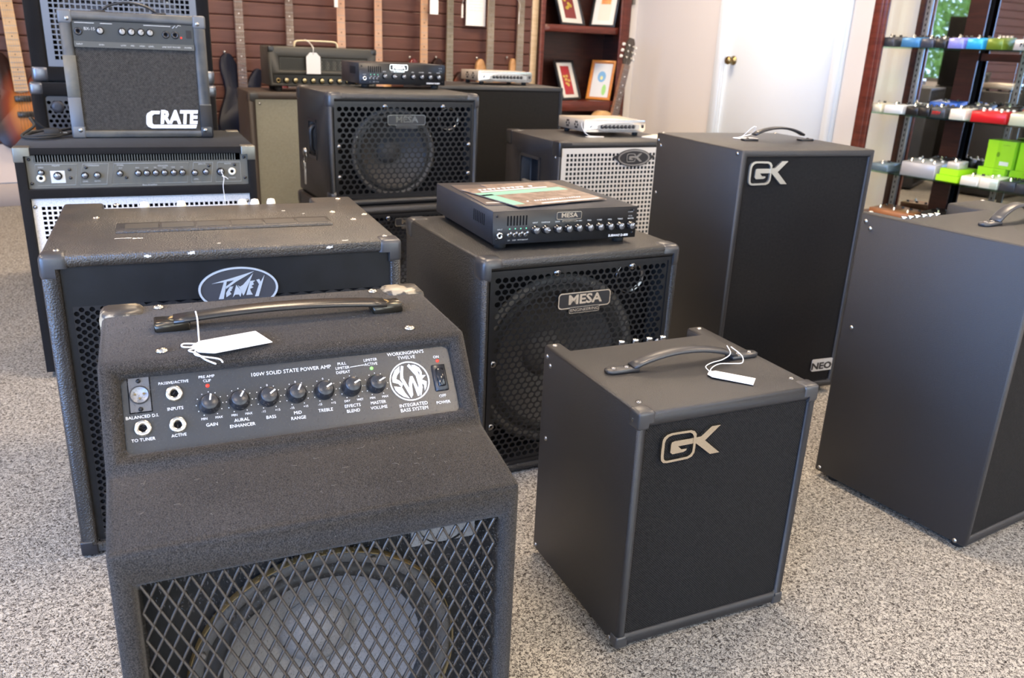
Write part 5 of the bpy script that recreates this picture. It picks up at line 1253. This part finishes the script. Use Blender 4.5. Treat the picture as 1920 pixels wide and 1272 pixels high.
for z_ in (1.074, .727, .410): MB().box((.018, -Ln + .02, z_ - .008), (D_ - .068, -.012, z_), GLASS_G).obj('glass_shelf', t)
MB().add([(.030, -.004, .15), (D_ - .030, -.066, .15), (D_ - .030, -.066, H_), (.030, -.004, H_)], [(0, 1, 2, 3)], GLASS).obj('side_glass', t)
MB().box((.006, -Ln + .08, .15), (.011, -.84, H_), GLASS).obj('sliding_glass_door', t)
DC = t

# ------------------------------------------------------------------ pedals
def colm(c, r=.35, metal=.2): return mat('enamel_%02d%02d%02d' % tuple(int(v * 99) for v in c), c, r, metal)
def pedal(label, y0, y1, z, c, x=4.315, depth=.12, h=.05, knobs=3, sw=1, km=PLASTIC_G, text=None, tc=WHITE, cat='effects pedal', name='effects_pedal', group=None, sides=True):
    """stands on a shelf; y0 > y1: runs towards the camera"""
    w = abs(y0 - y1)
    t = thing(name, label, cat, (x, max(y0, y1), z), -90, group or 'effects pedals in the glass cabinet')
    # local x = towards the camera along the shelf, local y = into the cabinet
    bd = MB().add([(0, 0, 0), (w, 0, 0), (w, depth, 0), (0, depth, 0), (0, .004, h * .86), (w, .004, h * .86), (w, depth, h), (0, depth, h)], [(0, 3, 2, 1), (4, 5, 6, 7), (0, 1, 5, 4), (1, 2, 6, 5), (2, 3, 7, 6), (3, 0, 4, 7)], colm(c)).obj('housing', t, bevel=.003)
    for i in range(knobs):
        u = w * (i + .5) / knobs; MB().lathe([(.008, 0), (.0075, .010), (.0003, .011)], (u, depth * .72, h * .96), Z, km, 12).obj('control_knob', t)
    for i in range(sw):
        u = w * (i + .5) / sw; MB().lathe([(.008, 0), (.007, .005), (.005, .006), (.005, .016), (.0003, .018)], (u, depth * .25, h * .89), Z, CHROME, 12).obj('footswitch', t)
    if text:
        m = MB(); m.marks((w / 2, .001, h * .42), X, Z, w * .7, h * .3, tc, text, h=.002); m.obj('lettering', t)
    return t
Q = [ # label, px-derived y0, y1, shelf z, colour ...
 ('dark grey pedal at the far left end of the top glass shelf', 3.070, 2.985, 1.074, (.06, .06, .065), dict(h=.055, knobs=2)),
 ('mid-blue pedal second from the left on the top glass shelf', 2.940, 2.835, 1.074, (.06, .22, .45), dict(h=.055)),
 ('slate pedal between the mid-blue and black pedals on the top shelf', 2.825, 2.755, 1.074, (.05, .06, .09), dict(h=.052)),
 ('black pedal left of the lavender pedal on the top shelf', 2.745, 2.685, 1.074, (.02, .022, .025), dict(h=.052, knobs=2)),
 ('lavender pedal on the top glass shelf', 2.672, 2.592, 1.074, (.26, .28, .75), dict(h=.058)),
 ('bright sky-blue pedal on the top glass shelf', 2.572, 2.492, 1.074, (.03, .38, .78), dict(h=.058, knobs=2, sw=1)),
 ('olive green pedal on the top glass shelf', 2.470, 2.390, 1.074, (.13, .20, .02), dict(h=.06, knobs=4, km=STEEL)),
 ('pale grey lettered pedal at the right end of the top glass shelf', 2.335, 2.130, 1.074, (.48, .48, .50), dict(h=.058, knobs=4, sw=2, km=STEEL, text=9, tc=PLASTIC)),
 ('cream pedal at the far left of the middle glass shelf', 3.070, 2.990, .727, (.75, .70, .52), dict(h=.050, knobs=1)),
 ('white pedal second from the left on the middle glass shelf', 2.970, 2.860, .727, (.75, .78, .80), dict(h=.050, knobs=2)),
 ('black pedal third from the left on the middle glass shelf', 2.838, 2.765, .727, (.012, .012, .014), dict(h=.052)),
 ('black pedal left of the red-lettered one on the middle shelf', 2.760, 2.700, .727, (.02, .018, .02), dict(h=.052, knobs=2)),
 ('charcoal pedal with red lettering on the middle glass shelf', 2.692, 2.612, .727, (.045, .05, .06), dict(h=.060, text=6, tc=mat('red_print', (.6, .03, .02), .5))),
 ('small cream-white pedal left of the red pedal on the middle shelf', 2.585, 2.505, .727, (.80, .78, .70), dict(h=.060, knobs=2)),
 ('long red pedal with white knobs on the middle glass shelf', 2.470, 2.290, .727, (.60, .012, .02), dict(h=.060, knobs=6, sw=2, km=WHITE)),
 ('long cream pedal at the right end of the middle glass shelf', 2.275, 2.05, .727, (.80, .78, .68), dict(h=.066, knobs=3, sw=2, km=STEEL)),
 ('slate-blue pedal at the far left of the lower glass shelf', 2.990, 2.880, .410, (.12, .18, .23), dict(h=.045, knobs=1)),
 ('large silver pedal on the lower glass shelf', 2.800, 2.600, .410, (.38, .40, .45), dict(h=.085, knobs=3, sw=3, km=WHITE, depth=.16)),
 ('white pedal right of the stacked green boxes on the lower shelf', 2.452, 2.360, .410, (.82, .83, .80), dict(h=.050, knobs=2)),
 ('white pedal with a white knob on the lower shelf', 2.350, 2.258, .410, (.80, .82, .80), dict(h=.058, knobs=1, km=WHITE)),
 ('dark navy pedal left of its twin on the lower shelf', 2.250, 2.172, .410, (.035, .04, .075), dict(h=.055, knobs=4, km=BLACKMETAL)),
 ('dark navy pedal right of its twin on the lower shelf', 2.168, 2.092, .410, (.035, .04, .075), dict(h=.055, knobs=4, km=BLACKMETAL)),
 ('silver-blue pedal at the right end of the lower glass shelf', 2.085, 1.98, .410, (.45, .52, .58), dict(h=.06, knobs=3)),
]
for lb, a, b_, z, c, kw in Q: pedal(lb, a, b_, z, c, **kw)
# second row, behind
Q2 = [
 ('blue pedal behind the black ones on the middle glass shelf', 2.800, 2.640, .727, (.03, .12, .50), dict(h=.085, knobs=2, x=4.46, depth=.10)),
 ('dark pedal behind the small cream-white one on the middle shelf', 2.600, 2.480, .727, (.05, .05, .06), dict(h=.08, knobs=3, x=4.46, depth=.10)),
 ('black pedal behind the long red one on the middle shelf', 2.430, 2.320, .727, (.03, .02, .02), dict(h=.085, knobs=4, x=4.46, depth=.10)),
 ('maroon-topped pedal behind the long red one, nearer the right end', 2.300, 2.18, .727, (.25, .02, .02), dict(h=.085, knobs=3, x=4.46, depth=.10)),
 ('dark pedal behind the long cream one on the middle shelf', 2.160, 2.05, .727, (.04, .05, .06), dict(h=.085, knobs=3, x=4.46, depth=.10)),
 ('dark pedal behind the large silver one on the lower shelf', 2.76, 2.62, .410, (.03, .03, .035), dict(h=.10, knobs=3, x=4.49, depth=.08)),
]
for lb, a, b_, z, c, kw in Q2: pedal(lb, a, b_, z, c, group='pedals in the second row of the glass cabinet', **kw)
# green boxes
LIME = mat('lime_cardboard', (.38, .78, .015), .5)
LIME_D = mat('lime_print', (.16, .36, .01), .5)
def gbox(label, y0, y1, z0, z1, x0, x1, txt=True):
    t = thing('cardboard_box', label, 'box', (x0, max(y0, y1), z0), -90, 'lime green boxes in the glass cabinet'); w, d, h = abs(y0 - y1), x1 - x0, z1 - z0
    bd = MB().box((0, 0, 0), (w, d, h - .012), LIME).obj('carton', t)
    MB().box((-.001, -.001, h - .030), (w + .001, d + .001, h), LIME).obj('lid', t)
    if txt:
        m = MB(); m.marks((w * .72, -.0008, h * .84), X, Z, w * .3, h * .06, LIME_D, 6); m.prism([(w * .55, h * .12), (w * .88, h * .12), (w * .88, h * .26), (w * .55, h * .26)], FO(-.0012), X, Z, .0005, WHITE); m.prism(ell(w * .45, h * .5, h * .06, h * .09, 14), FO(-.0012), X, Z, .0005, LIME_D); m.obj('print', t)
gbox('long flat lime green box under another at the middle of the lower shelf', 2.585, 2.465, .411, .443, 4.315, 4.52, False)
gbox('flat lime green box lying on another flat one on the lower shelf', 2.575, 2.475, .444, .476, 4.325, 4.50, False)
gbox('lime green box at the bottom left of the big green stack', 2.440, 2.300, .411, .500, 4.44, 4.56)
gbox('large lime green box on top at the left of the green stack', 2.415, 2.275, .501, .640, 4.44, 4.56)
gbox('lime green box at the bottom middle of the green stack', 2.285, 2.165, .411, .500, 4.46, 4.56)
gbox('lime green box on top in the middle of the green stack', 2.262, 2.155, .501, .640, 4.46, 4.56)
gbox('lime green box at the bottom right of the green stack', 2.150, 2.030, .411, .500, 4.46, 4.56)
gbox('lime green box on top at the right of the green stack', 2.145, 2.030, .501, .640, 4.46, 4.56)
pedal('light grey pedal standing on the two flat green boxes', 2.555, 2.490, .477, (.50, .50, .52), x=4.34, depth=.09, h=.04, knobs=1, group='pedals in the second row of the glass cabinet')
# cabinet deck
pedal('wooden multi-effects unit with black knobs at the left of the cabinet floor', 2.96, 2.70, .146, (.30, .13, .06), x=4.33, depth=.18, h=.06, knobs=5, sw=3)
pedal('black effects unit beside the wooden one on the cabinet floor', 2.66, 2.50, .146, (.02, .02, .022), x=4.36, depth=.16, h=.09, knobs=3)
t = thing('carrying_case', 'open black and blue-grey equipment case on the cabinet floor', 'case', (4.33, 2.44, .146), -90)
MB().prism([(0, 0), (.02, .10), (.16, .135), (.33, .135), (.34, 0)], (0, 0, 0), X, Z, 0, colm((.16, .2, .26)), base=-.20).obj('shell', t, bevel=.006, fixn=True)
MB().prism([(.01, .10), (.16, .138), (.34, .138), (.34, .150), (.15, .152), (.0, .11)], FO(-.004), X, Z, 0, PLASTIC, base=-.208).obj('lid', t, fixn=True)
MB().tube([(.13, -.006, .09), (.14, -.03, .085), (.2, -.03, .085), (.21, -.006, .09)], .006, PLASTIC, 8).obj('handle', t)
# ================================================================== outside and light
def leaves(n, x0, x1, y0, y1, z0, z1, seed, m):
    r = random.Random(seed); g = MB(); vs = []; fs = []
    for k in range(n):
        p = Vector((r.uniform(x0, x1), r.uniform(y0, y1), r.uniform(z0, z1))); a = Vector((r.gauss(0, 1), r.gauss(0, 1), r.gauss(0, 1))).normalized(); b_ = a.orthogonal().normalized(); s_ = r.uniform(.04, .09)
        o = len(vs); vs += [p + a * s_, p + b_ * s_ * .5, p - a * s_, p - b_ * s_ * .5]; fs.append((o, o + 1, o + 2, o + 3))
    g.add(vs, fs, m); return g
lv = leaves(14000, -6.2, -5.2, 2.5, 8.5, 0, 2.5, 2, mat('hedge_leaf', (.30, .46, .12), .5)); o = lv.obj('hedge'); o['kind'] = 'stuff'; tag(o, 'green hedge outside the windows, seen in the cabinet mirror', 'hedge')
struct(MB().box((-14, -14, -.3), (XL - .2, 14, -.08), mat('paving', (.5, .48, .45), .9)).obj('ground'))

def area(name, loc, rot, sx, sy, power, col):
    l = bpy.data.lights.new(name, 'AREA'); l.shape = 'RECTANGLE'; l.size = sx; l.size_y = sy; l.energy = power; l.color = col
    o = bpy.data.objects.new(name, l); C.objects.link(o); o.location = loc; o.rotation_euler = rot; return o
for i, (a, b_, c, e) in enumerate(WIN[:2]): area('window_daylight', (XL - .14, (a + b_) / 2, (c + e) / 2), (0, R(-90), 0), e - c, b_ - a, LW * (b_ - a) * (e - c), (.24, .43, 1.0))
for i, (a, b_, c, e) in enumerate(WB): area('window_daylight', ((a + b_) / 2, YB - .14, (c + e) / 2), (R(90), 0, 0), b_ - a, e - c, LB * (b_ - a) * (e - c), (1.0, .90, .78))
# ceiling troffers
for i, (x_, y_) in enumerate(((-1.4, 4.0), (1.2, 4.2), (3.4, 4.2), (-1.4, 1.6), (1.2, 1.6), (3.4, 1.6), (-1.4, -1.2), (1.2, -1.2), (3.4, -1.2))):
    t = thing('ceiling_light', 'square ceiling light panel %s' % ('above the %s of the room' % ('far left', 'far middle', 'far right', 'middle left', 'centre', 'middle right', 'near left', 'near middle', 'near right')[i]), 'ceiling light', (x_, y_, HC - .03), 0, 'ceiling light panels')
    MB().ring([(-.31, -.31), (.31, -.31), (.31, .31), (-.31, .31)], [(-.29, -.29), (.29, -.29), (.29, .29), (-.29, .29)], (0, 0, 0), X, Y, .03, WHITEP).obj('frame', t)
    MB().add([(-.29, -.29, .008), (.29, -.29, .008), (.29, .29, .008), (-.29, .29, .008)], [(0, 3, 2, 1)], mat('light_diffuser', (.9, .88, .82), .6, emit=((1, .86, .68), 2.0))).obj('diffuser', t)
    area('ceiling_lamp', (x_, y_, HC - .035), (0, 0, 0), .58, .58, LC, (1.0, .77, .53))
wd = bpy.data.worlds.new('sky'); bpy.context.scene.world = wd; wd.use_nodes = True
bg = wd.node_tree.nodes['Background']; bg.inputs['Color'].default_value = (.55, .72, 1.0, 1); bg.inputs['Strength'].default_value = SKY

# ================================================================== camera
cam = bpy.data.cameras.new('camera'); co = bpy.data.objects.new('camera', cam); C.objects.link(co)
cam.sensor_fit = 'HORIZONTAL'; cam.sensor_width = 23.6; cam.lens = 1559.9638 / 1920 * 23.6; cam.clip_start = .02
r_, u_, f_ = Vector(CR), Vector(CU), Vector(CF)
co.matrix_world = Matrix(((r_.x, u_.x, -f_.x, 0), (r_.y, u_.y, -f_.y, 0), (r_.z, u_.z, -f_.z, CZ), (0, 0, 0, 1)))
cam.dof.use_dof = True; cam.dof.focus_distance = 1.25; cam.dof.aperture_fstop = 5.6
S = bpy.context.scene; S.camera = co
S.view_settings.view_transform = 'Standard'; S.view_settings.look = 'None'; S.view_settings.gamma = 1; S.view_settings.exposure = EXPO
S.cycles.max_bounces = 7; S.cycles.diffuse_bounces = 4; S.cycles.glossy_bounces = 4; S.cycles.transparent_max_bounces = 12; S.cycles.caustics_reflective = False; S.cycles.caustics_refractive = False
S.cycles.sample_clamp_indirect = 6
bpy.context.view_layer.update()
